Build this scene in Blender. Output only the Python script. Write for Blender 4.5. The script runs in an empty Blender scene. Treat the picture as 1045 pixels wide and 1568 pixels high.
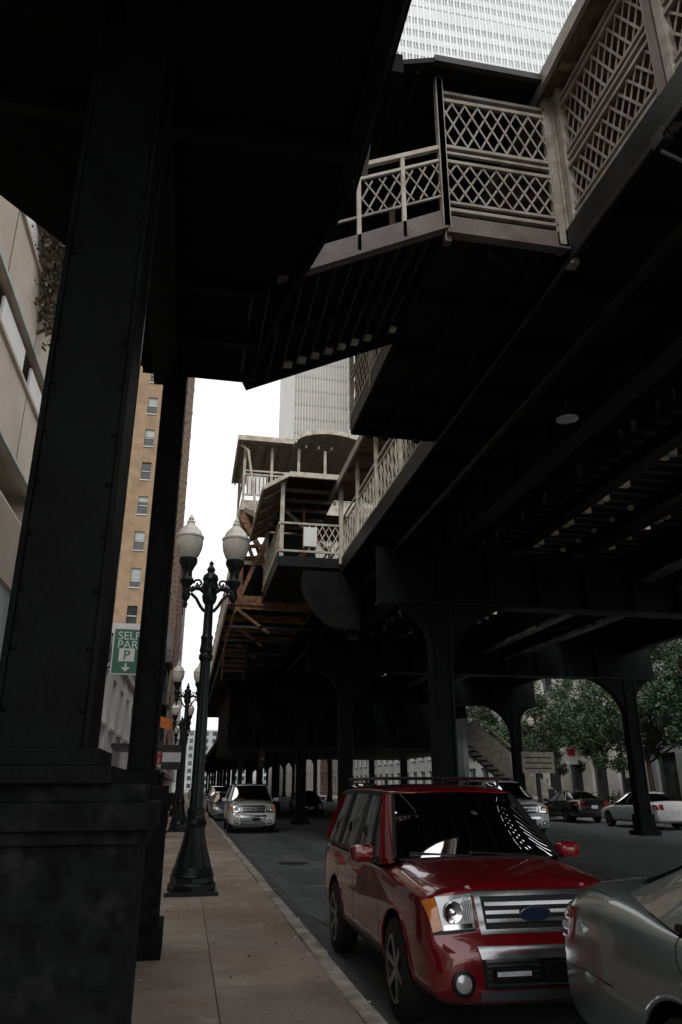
import bpy, bmesh, math, random
from mathutils import Vector, Matrix
from mathutils.bvhtree import BVHTree
random.seed(7)
R=math.radians
scene=bpy.context.scene
COL=scene.collection

# ------------------------------------------------------------------ materials
def mat(name,col,rough=.6,metal=0.0,var=.25,scale=4.0,bump=.0,bscale=30.0,coat=0.0,col2=None,spec=.5,detail=6,stretch=None,island=0.0,lo=.36,hi=.64):
    m=bpy.data.materials.new(name); m.use_nodes=True
    nt=m.node_tree; N=nt.nodes; L=nt.links
    b=N['Principled BSDF']
    b.inputs['Roughness'].default_value=rough
    b.inputs['Metallic'].default_value=metal
    b.inputs['Coat Weight'].default_value=coat
    b.inputs['Coat Roughness'].default_value=.03
    b.inputs['Coat IOR'].default_value=1.7
    b.inputs['Specular IOR Level'].default_value=spec
    tc=N.new('ShaderNodeTexCoord'); vec=tc.outputs['Object']
    if stretch:
        mp=N.new('ShaderNodeMapping'); mp.inputs['Scale'].default_value=stretch
        L.new(vec,mp.inputs['Vector']); vec=mp.outputs['Vector']
    no=N.new('ShaderNodeTexNoise'); no.inputs['Scale'].default_value=scale; no.inputs['Detail'].default_value=detail
    L.new(vec,no.inputs['Vector'])
    cr=N.new('ShaderNodeValToRGB')
    c2=col2 if col2 else tuple(c*(1-var) for c in col)
    c1=col if col2 else tuple(min(1,c*(1+var)) for c in col)
    cr.color_ramp.elements[0].position=lo; cr.color_ramp.elements[1].position=hi
    cr.color_ramp.elements[0].color=(*c2,1); cr.color_ramp.elements[1].color=(*c1,1)
    L.new(no.outputs['Fac'],cr.inputs['Fac'])
    out=cr.outputs['Color']
    if island:
        g=N.new('ShaderNodeNewGeometry'); mr=N.new('ShaderNodeMapRange')
        mr.inputs['To Min'].default_value=1-island; mr.inputs['To Max'].default_value=1+island
        L.new(g.outputs['Random Per Island'],mr.inputs['Value'])
        mx=N.new('ShaderNodeMix'); mx.data_type='RGBA'; mx.blend_type='MULTIPLY'; mx.inputs['Factor'].default_value=1
        L.new(out,mx.inputs['A']); L.new(mr.outputs['Result'],mx.inputs['B']); out=mx.outputs['Result']
    L.new(out,b.inputs['Base Color'])
    if bump:
        n2=N.new('ShaderNodeTexNoise'); n2.inputs['Scale'].default_value=bscale; n2.inputs['Detail'].default_value=5
        L.new(vec,n2.inputs['Vector'])
        bp=N.new('ShaderNodeBump'); bp.inputs['Strength'].default_value=bump; bp.inputs['Distance'].default_value=.02
        L.new(n2.outputs['Fac'],bp.inputs['Height']); L.new(bp.outputs['Normal'],b.inputs['Normal'])
    return m
def glassmat(name,tint=(.5,.55,.55),ior=1.5):
    m=bpy.data.materials.new(name); m.use_nodes=True
    nt=m.node_tree; N=nt.nodes; L=nt.links
    N.remove(N['Principled BSDF'])
    t=N.new('ShaderNodeBsdfTransparent'); t.inputs['Color'].default_value=(*tint,1)
    g=N.new('ShaderNodeBsdfGlossy'); g.inputs['Roughness'].default_value=.01; g.inputs['Color'].default_value=(.95,.97,1,1)
    lw=N.new('ShaderNodeFresnel'); lw.inputs['IOR'].default_value=ior
    no=N.new('ShaderNodeTexNoise'); no.inputs['Scale'].default_value=2
    bp=N.new('ShaderNodeBump'); bp.inputs['Strength'].default_value=.02
    L.new(no.outputs['Fac'],bp.inputs['Height']); L.new(bp.outputs['Normal'],g.inputs['Normal'])
    mx=N.new('ShaderNodeMixShader'); L.new(lw.outputs[0],mx.inputs[0]); L.new(t.outputs[0],mx.inputs[1]); L.new(g.outputs[0],mx.inputs[2])
    L.new(mx.outputs[0],N['Material Output'].inputs['Surface'])
    return m
def layered(m,layers):
    nt=m.node_tree;N=nt.nodes;L=nt.links;b=N['Principled BSDF']
    src=b.inputs['Base Color'].links[0].from_socket
    tc=N.new('ShaderNodeTexCoord')
    for (scale,lo,hi,col,fac,det) in layers:
        n=N.new('ShaderNodeTexNoise');n.inputs['Scale'].default_value=scale;n.inputs['Detail'].default_value=det;n.inputs['Roughness'].default_value=.65
        L.new(tc.outputs['Object'],n.inputs['Vector'])
        mr=N.new('ShaderNodeMapRange');mr.inputs['From Min'].default_value=lo;mr.inputs['From Max'].default_value=hi;mr.inputs['To Max'].default_value=fac
        L.new(n.outputs['Fac'],mr.inputs['Value'])
        x=N.new('ShaderNodeMix');x.data_type='RGBA';L.new(mr.outputs['Result'],x.inputs['Factor']);L.new(src,x.inputs['A']);x.inputs['B'].default_value=(*col,1)
        src=x.outputs['Result']
    L.new(src,b.inputs['Base Color'])
    return m
M={}
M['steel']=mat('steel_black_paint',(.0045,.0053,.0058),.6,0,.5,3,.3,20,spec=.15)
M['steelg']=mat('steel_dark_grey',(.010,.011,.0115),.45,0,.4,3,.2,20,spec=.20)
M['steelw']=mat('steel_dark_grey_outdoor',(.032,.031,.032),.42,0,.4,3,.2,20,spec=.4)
M['flange']=mat('steel_flange_highlight',(.22,.225,.225),.30,0,.4,2,.2,20,col2=(.05,.05,.05))  # highlight along girder flanges and pipe, put into a paler steel colour
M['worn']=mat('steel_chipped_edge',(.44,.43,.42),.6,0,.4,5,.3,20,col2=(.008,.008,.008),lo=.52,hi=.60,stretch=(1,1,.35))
M['iron']=mat('iron_lamp_paint',(.008,.013,.013),.32,0,.3,8,.2,40,spec=.4)
M['purple']=mat('fascia_maroon_paint',(.10,.072,.068),.5,0,.3,2.5,.3,25,col2=(.165,.13,.118))
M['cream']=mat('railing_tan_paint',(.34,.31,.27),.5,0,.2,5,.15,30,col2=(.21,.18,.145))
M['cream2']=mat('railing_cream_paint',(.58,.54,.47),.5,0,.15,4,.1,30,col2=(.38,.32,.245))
M['rust']=mat('rusty_steel',(.34,.16,.07),.8,0,.4,6,.4,20,col2=(.09,.048,.032))
M['eave']=mat('eave_wood',(.24,.175,.125),.7,0,.3,5,.3,15,col2=(.12,.08,.055))
M['tie']=mat('timber_tie',(.022,.019,.018),.85,0,.4,4,.4,20,island=.4,spec=.2)
M['endg']=mat('timber_end_grain',(.60,.48,.38),.8,0,.3,12,.4,20,island=.5)
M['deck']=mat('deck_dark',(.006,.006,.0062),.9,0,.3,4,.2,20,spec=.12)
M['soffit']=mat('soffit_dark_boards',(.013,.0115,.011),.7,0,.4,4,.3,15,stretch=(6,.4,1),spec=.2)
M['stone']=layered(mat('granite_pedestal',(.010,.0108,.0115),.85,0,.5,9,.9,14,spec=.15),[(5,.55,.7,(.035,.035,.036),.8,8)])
M['asphalt']=layered(mat('asphalt',(.125,.140,.142),.7,0,.2,1.2,.5,60,col2=(.082,.094,.097)),[(.5,.5,.65,(.06,.067,.07),.7,8),(30,.60,.66,(.22,.23,.23),.5,2)])
M['patch']=mat('asphalt_patch',(.075,.085,.088),.7,0,.2,3,.5,50)
M['walk']=layered(mat('sidewalk_concrete',(.50,.415,.35),.8,0,.2,1.1,.6,40,col2=(.30,.23,.18),island=.12),[(.55,.48,.66,(.20,.10,.06),.8,8),(2.6,.56,.72,(.66,.59,.51),.6,8),(16,.64,.70,(.05,.045,.04),.8,3)])
M['joint']=mat('joint_dirt',(.06,.045,.035),.95)
M['kerb']=mat('kerb_concrete',(.58,.53,.47),.85,0,.3,3,.6,25,col2=(.27,.23,.19),island=.15)
M['gconc']=mat('garage_concrete',(.60,.52,.435),.8,0,.12,.5,.2,20,col2=(.50,.42,.345))
M['gpanel']=mat('garage_panel_white',(.84,.82,.79),.6,0,.04,2)
M['ggrey']=mat('garage_grey',(.42,.46,.45),.6,0,.15,1.5)
M['void']=mat('dark_interior',(.012,.012,.012),.9)
M['brick']=mat('brick_brown',(.31,.21,.13),.9,0,.2,1.2,.3,30,col2=(.23,.155,.095))
M['brick2']=mat('brick_red',(.22,.12,.095),.9,0,.3,1.2,.3,30)
M['lime']=mat('limestone',(.52,.50,.46),.8,0,.1,.8,.1,10)
M['greyst']=mat('grey_stone',(.32,.34,.345),.8,0,.15,.6,.1,10)
M['tower']=mat('tower_white_panel',(.76,.77,.77),.5,0,.04,.2)
M['tower2']=mat('tower_concrete_rib',(.52,.50,.47),.7,0,.06,.2)
M['wglass']=mat('window_glass_dark',(.03,.04,.045),.08,0,.4,1.2,spec=.8)
M['tglass']=mat('tower_glass',(.36,.40,.42),.15,0,.2,.15,spec=.8)
M['black']=mat('black_trim',(.010,.010,.011),.4,0,.2,10,spec=.35)
M['rubber']=mat('tyre_rubber',(.016,.016,.016),.8,0,.2,20,.3,60)
M['chrome']=mat('chrome',(.62,.63,.65),.18,1,.05,6)
M['alloy']=mat('alloy_wheel',(.28,.29,.30),.3,.9,.1,6)
M['red']=mat('paint_red',(.23,.004,.009),.22,.2,.05,3,coat=1)
M['silver']=mat('paint_silver_green',(.24,.28,.28),.28,.5,.04,3,coat=1)
M['white']=mat('paint_white',(.74,.75,.75),.25,0,.03,3,coat=1)
M['pblack']=mat('paint_black',(.012,.012,.014),.2,0,.1,3,coat=1)
M['pgrey']=mat('paint_grey',(.12,.12,.13),.25,.4,.1,3,coat=1)
M['glass']=glassmat('car_glass',(.66,.72,.71),1.8)
M['dglass']=glassmat('car_glass_tinted',(.16,.17,.17),1.8)
M['lens']=mat('headlight_lens',(.62,.64,.65),.10,.35,.06,5,.0,40,coat=1)
M['reflector']=mat('headlight_reflector',(.85,.85,.85),.06,1,.03,5)
M['amber']=mat('amber_lens',(.80,.24,.03),.12,0,.1,20,coat=1)
M['tail']=mat('tail_lens',(.24,.008,.010),.12,0,.3,25,coat=1)
M['seat']=mat('seat_fabric',(.16,.16,.16),.9)
M['plate']=mat('plate_white',(.7,.72,.75),.4,0,.15,20)
M['badge']=mat('badge_blue',(.02,.03,.09),.2,0,.1,10,coat=1)
M['globe']=mat('lamp_globe_glass',(.86,.80,.71),.18,0,.05,4,coat=.5)
M['sgreen']=mat('sign_green',(.03,.17,.11),.4,0,.1,4)
M['swhite']=mat('sign_white',(.8,.8,.79),.4,0,.05,4)
M['sred']=mat('sign_red',(.6,.03,.02),.4,0,.1,4)
M['sorange']=mat('sign_orange',(.8,.2,.03),.4,0,.1,4)
M['bark']=mat('bark',(.07,.055,.045),.9,0,.3,10,.6,30)
M['leaf']=mat('leaves',(.045,.078,.038),.6,0,.5,1.5,island=.5)
M['leaf2']=mat('hanging_leaves',(.13,.105,.07),.7,0,.5,3,island=.4)
M['skin']=mat('skin',(.35,.2,.14),.6)
M['cloth']=mat('trousers',(.02,.022,.03),.9)
M['vest']=mat('hi_vis_vest',(.9,.22,.03),.6)

# ------------------------------------------------------------------ mesh builder
class MB:
    def __init__(s): s.v=[];s.f=[];s.m=[];s.mats=[]
    def mi(s,k):
        if k not in s.mats: s.mats.append(k)
        return s.mats.index(k)
    def quad(s,a,b,c,d,k):
        n=len(s.v); s.v+= [tuple(a),tuple(b),tuple(c),tuple(d)]; s.f.append((n,n+1,n+2,n+3)); s.m.append(s.mi(k))
    def tri(s,a,b,c,k):
        n=len(s.v); s.v+= [tuple(a),tuple(b),tuple(c)]; s.f.append((n,n+1,n+2)); s.m.append(s.mi(k))
    def hexa(s,p,k):
        n=len(s.v); s.v+=[tuple(q) for q in p]; i=s.mi(k)
        for q in ((0,3,2,1),(4,5,6,7),(0,1,5,4),(1,2,6,5),(2,3,7,6),(3,0,4,7)):
            s.f.append(tuple(n+j for j in q)); s.m.append(i)
    def box(s,x0,x1,y0,y1,z0,z1,k):
        s.hexa([(x0,y0,z0),(x1,y0,z0),(x1,y1,z0),(x0,y1,z0),(x0,y0,z1),(x1,y0,z1),(x1,y1,z1),(x0,y1,z1)],k)
    def beam(s,p,q,w,h,k,up=(0,0,1)):
        p=Vector(p);q=Vector(q);d=(q-p)
        if d.length<1e-5: return
        d.normalize();u=Vector(up)
        if abs(d.dot(u))>.99: u=Vector((0,1,0))
        a=d.cross(u).normalized();b=a.cross(d).normalized()
        a*=w/2;b*=h/2
        s.hexa([p-a-b,p+a-b,q+a-b,q-a-b,p-a+b,p+a+b,q+a+b,q-a+b],k)
    def cyl(s,p,q,r,k,n=8,r2=None,cap=True):
        p=Vector(p);q=Vector(q);d=(q-p).normalized();r2=r if r2 is None else r2
        u=Vector((0,0,1)) if abs(d.z)<.9 else Vector((1,0,0))
        a=d.cross(u).normalized();b=a.cross(d).normalized()
        n0=len(s.v);i=s.mi(k)
        for (c,rr) in ((p,r),(q,r2)):
            for j in range(n):
                t=2*math.pi*j/n; s.v.append(tuple(c+a*rr*math.cos(t)+b*rr*math.sin(t)))
        for j in range(n):
            s.f.append((n0+j,n0+(j+1)%n,n0+n+(j+1)%n,n0+n+j));s.m.append(i)
        if cap:
            s.f.append(tuple(n0+j for j in range(n))[::-1]);s.m.append(i)
            s.f.append(tuple(n0+n+j for j in range(n)));s.m.append(i)
    def lathe(s,c,prof,k,n=20,flute=0.0,axis='z'):
        n0=len(s.v);i=s.mi(k)
        for (r,z) in prof:
            for j in range(n):
                t=2*math.pi*j/n; rr=r*(1-(flute if j%2 else 0))
                if axis=='z': s.v.append((c[0]+rr*math.cos(t),c[1]+rr*math.sin(t),c[2]+z))
                elif axis=='x': s.v.append((c[0]+z,c[1]+rr*math.cos(t),c[2]+rr*math.sin(t)))
                else: s.v.append((c[0]+rr*math.cos(t),c[1]+z,c[2]+rr*math.sin(t)))
        for a in range(len(prof)-1):
            for j in range(n):
                s.f.append((n0+a*n+j,n0+a*n+(j+1)%n,n0+(a+1)*n+(j+1)%n,n0+(a+1)*n+j));s.m.append(i)
    def grid(s,pts,k):
        n0=len(s.v);i=s.mi(k);nu=len(pts);nv=len(pts[0])
        for r in pts:
            for p in r: s.v.append(tuple(p))
        for a in range(nu-1):
            for b in range(nv-1):
                s.f.append((n0+a*nv+b,n0+a*nv+b+1,n0+(a+1)*nv+b+1,n0+(a+1)*nv+b));s.m.append(i)
    def prism(s,poly,z0,z1,k):
        n0=len(s.v);i=s.mi(k);n=len(poly)
        for z in (z0,z1):
            for p in poly: s.v.append((p[0],p[1],z))
        s.f.append(tuple(range(n0,n0+n))[::-1]);s.m.append(i)
        s.f.append(tuple(range(n0+n,n0+2*n)));s.m.append(i)
        for j in range(n): s.f.append((n0+j,n0+(j+1)%n,n0+n+(j+1)%n,n0+n+j));s.m.append(i)
    def build(s,name,smooth=False,parent=None,bevel=0,recalc=True,loc=None,rot=0):
        me=bpy.data.meshes.new(name); me.from_pydata(s.v,[],s.f)
        for k in s.mats: me.materials.append(M[k])
        me.polygons.foreach_set('material_index',s.m)
        if recalc:
            bm=bmesh.new();bm.from_mesh(me);bmesh.ops.recalc_face_normals(bm,faces=bm.faces);bm.to_mesh(me);bm.free()
        if smooth:
            me.shade_smooth()
            try: me.set_sharp_from_angle(angle=R(38))
            except Exception: pass
        o=bpy.data.objects.new(name,me);COL.objects.link(o)
        if parent: o.parent=parent
        if loc: o.location=loc
        o.rotation_euler[2]=rot
        if bevel:
            b=o.modifiers.new('b','BEVEL');b.width=bevel;b.segments=2;b.limit_method='ANGLE';b.angle_limit=R(40)
        return o
def empty(name,loc=(0,0,0),rot=0):
    e=bpy.data.objects.new(name,None);COL.objects.link(e);e.location=loc;e.rotation_euler[2]=rot;e.empty_display_size=.3
    return e

# ------------------------------------------------------------------ ground / road / walks
KX=1.58
g=MB(); g.quad((-900,-900,-.02),(900,-900,-.02),(900,1400,-.02),(-900,1400,-.02),'asphalt'); g.build('ground')
g=MB(); g.quad((KX-.3,-60,0),(22.3,-60,0),(22.3,400,0),(KX-.3,400,0),'asphalt')
g.build('road')
g=MB()
for (x0,x1,y0,y1) in ((4.0,5.2,9,13),(2.1,3.4,15.5,18.2),(8,9.6,13,22),(3.2,3.9,20,30)):
    g.quad((x0,y0,.004),(x1,y0,.004),(x1,y1,.004),(x0,y1,.004),'patch')
g.build('road_patches')
g=MB(); rnd=random.Random(21)
for (x,y,n,a) in ((2.2,10.5,14,1.4),(3.4,12,20,1.7),(4.6,9.5,16,.9),(2.6,19,16,1.5),(8,12,20,.6)):
    p=Vector((x,y,.008))
    for i in range(n):
        a+=rnd.gauss(0,.35); q=p+Vector((math.cos(a),math.sin(a),0))*.28
        w=Vector((-math.sin(a),math.cos(a),0))*.010; g.quad(p-w,q-w,q+w,p+w,'joint'); p=q
g.build('road_cracks',recalc=False)
g=MB(); g.lathe((2.7,19.6,0),[(.36,.003),(.36,.012),(.31,.012),(.30,.006),(.0,.007)],'steelw',24); g.lathe((4.6,14.5,0),[(.36,.003),(.36,.012),(.31,.012),(.30,.006),(.0,.007)],'steelw',24); g.build('manhole_cover',smooth=True)
def walk(name,x0,x1,sx):
    g=MB(); g.box(x0,x1,-50,300,-.015,.118,'joint')
    n=int(round((x1-x0)/sx)); w=(x1-x0)/n
    for i in range(n):
        y=-6
        while y<75:
            ly=1.5
            dz=random.uniform(0,.004)
            g.box(x0+i*w+.004,x0+(i+1)*w-.004,y+.004,y+ly-.004,.06,.126+dz,'walk'); y+=ly
    g.box(x0,x1,75,300,.06,.13,'walk')
    g.build(name,bevel=.004)
walk('sidewalk',-2.74,KX-.17,1.04)
walk('sidewalk.001',22.5,28,1.1)
g=MB()
y=-6
while y<120:
    l=2.1; dx=random.uniform(-.014,.014)
    g.box(KX-.16+dx,KX+dx,y+.005,y+l-.005,-.01,.135+random.uniform(-.008,.004),'kerb')
    g.box(22.3,22.46,y+.005,y+l-.005,-.01,.135,'kerb'); y+=l
g.build('kerb',bevel=.018)
g=MB(); g.quad((KX,-20,.004),(KX+.30,-20,.004),(KX+.30,120,.004),(KX,120,.004),'patch'); g.build('gutter')
g=MB(); rnd=random.Random(11)
for i in range(620):
    y=rnd.uniform(4,40); x=KX+abs(rnd.gauss(0,.12)) if rnd.random()<.6 else rnd.uniform(-.2,1.4); z=.012 if x>KX else .142
    a=rnd.uniform(0,6.28); s=rnd.uniform(.010,.032)
    p=Vector((x,y,z)); u=Vector((math.cos(a),math.sin(a),.2))*s; v=Vector((-math.sin(a),math.cos(a),.1))*s*.6
    g.quad(p-u,p-v,p+u,p+v,rnd.choice(['leaf2','gpanel','joint','joint','joint']))
g.build('litter',recalc=False)

# ------------------------------------------------------------------ sidewalk columns
def ped_column(name,x,y,w,ztop,hw,px=0):
    g=MB()
    X=x; x=x+px
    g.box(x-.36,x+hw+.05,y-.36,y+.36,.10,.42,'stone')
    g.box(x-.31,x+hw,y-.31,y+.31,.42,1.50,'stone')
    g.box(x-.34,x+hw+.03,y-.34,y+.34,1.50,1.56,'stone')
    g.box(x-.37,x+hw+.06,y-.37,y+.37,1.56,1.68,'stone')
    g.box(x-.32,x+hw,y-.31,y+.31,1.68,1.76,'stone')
    x=X
    g.box(x-w*.8,x+w*.8,y-w*.8,y+w*.8,1.76,1.84,'steel')
    g.box(x-w*.65,x+w*.65,y-w*.65,y+w*.65,1.84,1.92,'steel')
    h=w/2
    g.box(x-h,x-h+.03,y-h,y+h,1.92,ztop,'steel'); g.box(x+h-.03,x+h,y-h,y+h,1.92,ztop,'steel')
    g.box(x-h+.03,x+h-.03,y-h+.02,y-h+.05,1.92,ztop,'steel'); g.box(x-h+.03,x+h-.03,y+h-.05,y+h-.02,1.92,ztop,'steel')
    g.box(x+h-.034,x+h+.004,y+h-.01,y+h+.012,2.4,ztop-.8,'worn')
    z=2.1
    while z<ztop-.1:
        for sx in(-1,1):
            g.lathe((x+sx*(h-.05),y-h+.02,z),[(.016,0),(.012,-.008),(0,-.012)],'steel',8,axis='y')
        z+=.3
    for dx in (-.22,.22):
        for dy in (-.22,.22): g.cyl((x+dx,y+dy,1.76),(x+dx,y+dy,1.88),.03,'steel',6)
    g.build(name,bevel=.012)
ped_column('steel_column',-.70,4.15,.46,6.96,.44,.08)
ped_column('steel_column.001',-.48,9.0,.30,6.96,.31)

# ------------------------------------------------------------------ stair landing overhead
def lattice(g,P,u,Lu,z0,z1,pitch,k,w=.03,t=.010,tan=.55,slope=0.0):
    u=Vector(u).normalized(); n=u.cross(Vector((0,0,1))).normalized()
    H=z1-z0; P=Vector((P[0],P[1],0)); du=H*tan
    for sgn,off in ((1,0),(-1,t*1.05)):
        s=-du if sgn>0 else 0
        while s<Lu+(0 if sgn>0 else du):
            u0=s; lo,hi=0.0,1.0
            if sgn>0: lo=max(lo,(0-u0)/du); hi=min(hi,(Lu-u0)/du)
            else: lo=max(lo,(u0-Lu)/du); hi=min(hi,u0/du)
            if hi-lo>.03:
                ua=u0+sgn*du*lo;ub=u0+sgn*du*hi
                p=P+u*ua+n*off+Vector((0,0,z0+H*lo+slope*ua));q=P+u*ub+n*off+Vector((0,0,z0+H*hi+slope*ub))
                g.beam(p,q,t,w,k,up=u)
            s+=pitch
def rail(g,P,u,L0,L1,z,w,h,k,off=0):
    u=Vector(u).normalized();n=u.cross(Vector((0,0,1)))
    p=Vector((P[0],P[1],z))+n*off
    g.beam(p+u*L0,p+u*L1,w,h,k)

F=7.97
g=MB()
poly=[(1.15,-1.5),(1.15,5.4),(1.0,6.0),(.80,6.75),(.45,8.97),(-.92,8.97),(-.92,6.9),(-1.44,6.8),(-2.07,6.03),(-2.7,5.3),(-2.7,-1.5)]
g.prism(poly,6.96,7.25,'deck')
for y in (-.5,1.2,2.3,3.3,4.8): g.box(-2.6,1.08,y-.06,y+.06,6.76,6.957,'steel')
for y in (6.9,7.9): g.box(-.9,.5,y-.05,y+.05,6.80,6.957,'steel')
g.box(1.0,1.12,-1.5,5.3,6.86,6.955,'steel')
g.box(-.75,-.45,-1.5,8.9,6.72,6.953,'steel')
g.box(1.17,1.19,-1.5,5.3,6.9,8.3,'steel')
g.box(-.95,-.91,6.95,8.95,7.0,8.2,'steel')
g.box(-.92,.44,8.975,9.0,6.93,8.2,'steel')
g.box(1.19,1.30,4.05,4.3,6.95,7.15,'steel'); g.box(1.19,1.27,2.9,3.0,6.95,7.1,'steel')
g.beam((1.12,5.3,6.93),(.80,6.75,6.93),.06,.22,'steel'); g.beam((.80,6.72,6.93),(.47,8.95,6.93),.06,.18,'steel')
g.beam((1.18,4.6,7.55),(1.26,5.3,7.2),.07,.30,'cream2')
n=12; x0,z0=.38,6.88; x1,z1=2.62,F+.06
for i in range(n):
    xa=x0+(x1-x0)*i/n; za=z0+(z1-z0)*(i+.6)/n+.1
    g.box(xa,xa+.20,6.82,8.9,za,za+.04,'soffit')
    g.box(xa+.16,xa+.18,6.82,8.9,za-.16,za,'steelw')
    g.beam((xa,6.95,za-.05),(xa,8.8,za-.05),.03,.06,'steelw')
    if i>2 and i!=10: g.box(xa-.02,xa+.12,8.76,8.87,za-.18,za-.13,'cream2')  # cream blocks stand in for the light spots between treads
g.beam((x0,8.95,z0+.08),(x1+.1,8.95,z1+.06),.06,.36,'steel')
g.beam((x0+.2,7.85,z0+.08),(x1,7.85,z1-.02),.10,.12,'steel')
g.beam((x0+.25,6.75,z0+.19),(x1+.02,6.75,z1+.08),.05,.30,'purple')
g.beam((x0+.25,6.71,z0+.04),(x1,6.71,z1-.07),.10,.03,'purple')
sl=(z1-z0)/(x1-x0)
for k,(dz,w) in enumerate(((1.12,.06),(.92,.04),(.36,.03))):
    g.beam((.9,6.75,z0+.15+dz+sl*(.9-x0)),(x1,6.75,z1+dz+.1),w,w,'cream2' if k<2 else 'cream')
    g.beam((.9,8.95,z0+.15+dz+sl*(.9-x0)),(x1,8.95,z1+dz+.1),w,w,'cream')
for x in (1.0,1.55,2.1): 
    zz=z0+sl*(x-x0)
    g.beam((x,6.75,zz),(x,6.75,zz+1.25),.05,.05,'cream2'); g.beam((x,8.95,zz),(x,8.95,zz+1.25),.05,.05,'cream')
lattice(g,(1.55,6.75),(1,0,0),1.05,z0+sl*1.17+.50,z0+sl*1.17+.98,.17,'cream',w=.022,slope=sl)
g.build('station_stairway',bevel=.004)

# ------------------------------------------------------------------ station platform & mezzanine
def screen(g,P,u,Lu,k='cream',posts=True,F=F):
    u=Vector(u).normalized()
    for z,w,h in ((F+.30,.06,.05),(F+.42,.04,.04),(F+1.06,.05,.05),(F+1.20,.04,.04),(F+1.30,.05,.05),(F+2.08,.05,.06),(F+2.2,.06,.05)):
        rail(g,P,u,0,Lu,z,w,h,k)
    lattice(g,P,u,Lu,F+.45,F+1.03,.175,k,tan=.60,w=.026)
    lattice(g,P,u,Lu,F+1.33,F+2.05,.175,k,tan=.50,w=.026)
    if posts:
        for s in (0,Lu):
            p=Vector((P[0],P[1],0))+u*s
            g.box(p.x-.05,p.x+.05,p.y-.05,p.y+.05,F+.0,F+2.42,k)
g=MB()
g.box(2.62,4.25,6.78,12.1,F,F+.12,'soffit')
g.beam((2.60,6.75,F+.05),(4.22,6.75,F+.05),.06,.30,'purple')
g.beam((2.60,6.70,F-.10),(4.22,6.70,F-.10),.12,.03,'purple')
g.beam((2.60,6.79,F+.05),(2.60,12.1,F+.05),.06,.30,'steelg')
g.beam((2.60,12.12,F+.05),(4.2,12.12,F+.05),.06,.30,'steelg')
for y in (8.0,9.3,10.6,11.6): g.box(2.66,4.2,y-.05,y+.05,F-.16,F-.003,'steel')
for x in (3.2,3.8): g.box(x-.05,x+.05,6.85,12.0,F-.24,F-.163,'steel')
screen(g,(2.62,6.75),(1,0,0),1.50)
g.box(2.58,2.66,6.70,6.80,F-.2,F+2.45,'purple')
g.box(4.05,4.12,6.72,6.8,F-.1,F+2.4,'cream')
g.box(4.15,4.26,6.66,6.80,F-.3,F+2.4,'cream')
lattice(g,(2.60,8.95),(0,1,0),3.15,F+.3,F+1.0,.2,'cream2')
for z in (F+.28,F+1.02,F+1.15): rail(g,(2.60,8.95),(0,1,0),0,3.15,z,.05,.05,'cream2')
for y in (9.0,10.5,12.1): g.box(2.56,2.64,y-.04,y+.04,F,F+2.4,'cream2')
g.box(2.7,4.15,12.2,12.25,F+.1,F+2.4,'soffit')
g.box(3.3,3.9,9.2,9.8,F+.12,F+1.9,'deck')
g.build('station_mezzanine',bevel=.004)

g=MB()
for (xa,xb,xe) in ((4.25,7.5,4.2),(14.2,17.5,17.55)):
    g.box(xa,xb,-3,210,F,F+.14,'soffit')
    g.box(xe-.05,xe+.05,-3,210,F-.22,F+.2,'steelg')
    y=-2.5
    while y<90:
        g.box(xa+.06,xb-.05,y-.05,y+.05,F-.2,F-.003,'steel'); y+=1.4
for x in (6.4,): g.box(x-.05,x+.05,-3,120,F-.42,F-.203,'steel')
y=6.68; i=0
while y>-2:
    screen(g,(4.22,y-1.95),(0,1,0),1.85); 
    g.box(4.16,4.27,y-2.02,y-1.93,F-.25,F+2.45,'purple' if i%2==0 else 'cream'); y-=2.0; i+=1
y=12.3
while y<21:
    lattice(g,(4.22,y),(0,1,0),2.1,F+.35,F+1.25,.22,'cream2',w=.025)
    for z in (F+.3,F+1.28,F+1.5): rail(g,(4.22,y),(0,1,0),0,2.1,z,.05,.05,'cream2')
    g.box(4.17,4.26,y-.05,y+.05,F,F+2.45,'cream2')
    for yy in (.35,.7,1.05,1.4,1.75): g.box(4.20,4.23,y+yy-.015,y+yy+.015,F+.2,F+1.3,'cream2')
    y+=2.2
while y<120:
    for z in (F+.4,F+.8,F+1.2): rail(g,(4.22,y),(0,1,0),0,2.2,z,.05,.05,'cream')
    g.box(4.17,4.26,y-.05,y+.05,F,F+1.3,'cream'); y+=2.2
g.build('station_platform')

g=MB()
g.box(4.02,7.4,-2,22,F+2.45,F+2.53,'eave')
g.box(3.96,4.02,-2,22,F+2.36,F+2.60,'cream')
g.box(2.5,4.0,6.55,12.3,F+2.45,F+2.50,'soffit')
g.box(2.5,3.96,6.48,6.55,F+2.43,F+2.53,'steelw')
g.hexa([(1.62,6.5,F+2.12),(2.5,6.5,F+2.42),(2.5,12.3,F+2.42),(1.62,12.3,F+2.12),(1.62,6.5,F+2.2),(2.5,6.5,F+2.5),(2.5,12.3,F+2.5),(1.62,12.3,F+2.2)],'soffit')
for y in [6.9+.5*i for i in range(11)]: g.box(2.55,3.95,y-.03,y+.03,F+2.36,F+2.447,'soffit')
for x in (1.8,2.05,2.3): g.beam((x,6.6,F+2.09+(x-1.62)*.34),(x,12.2,F+2.09+(x-1.62)*.34),.04,.06,'soffit')
y=-1.5
while y<22: 
    g.box(4.05,7.3,y-.04,y+.04,F+2.33,F+2.447,'eave'); y+=1.1
g.build('station_canopy')

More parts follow.
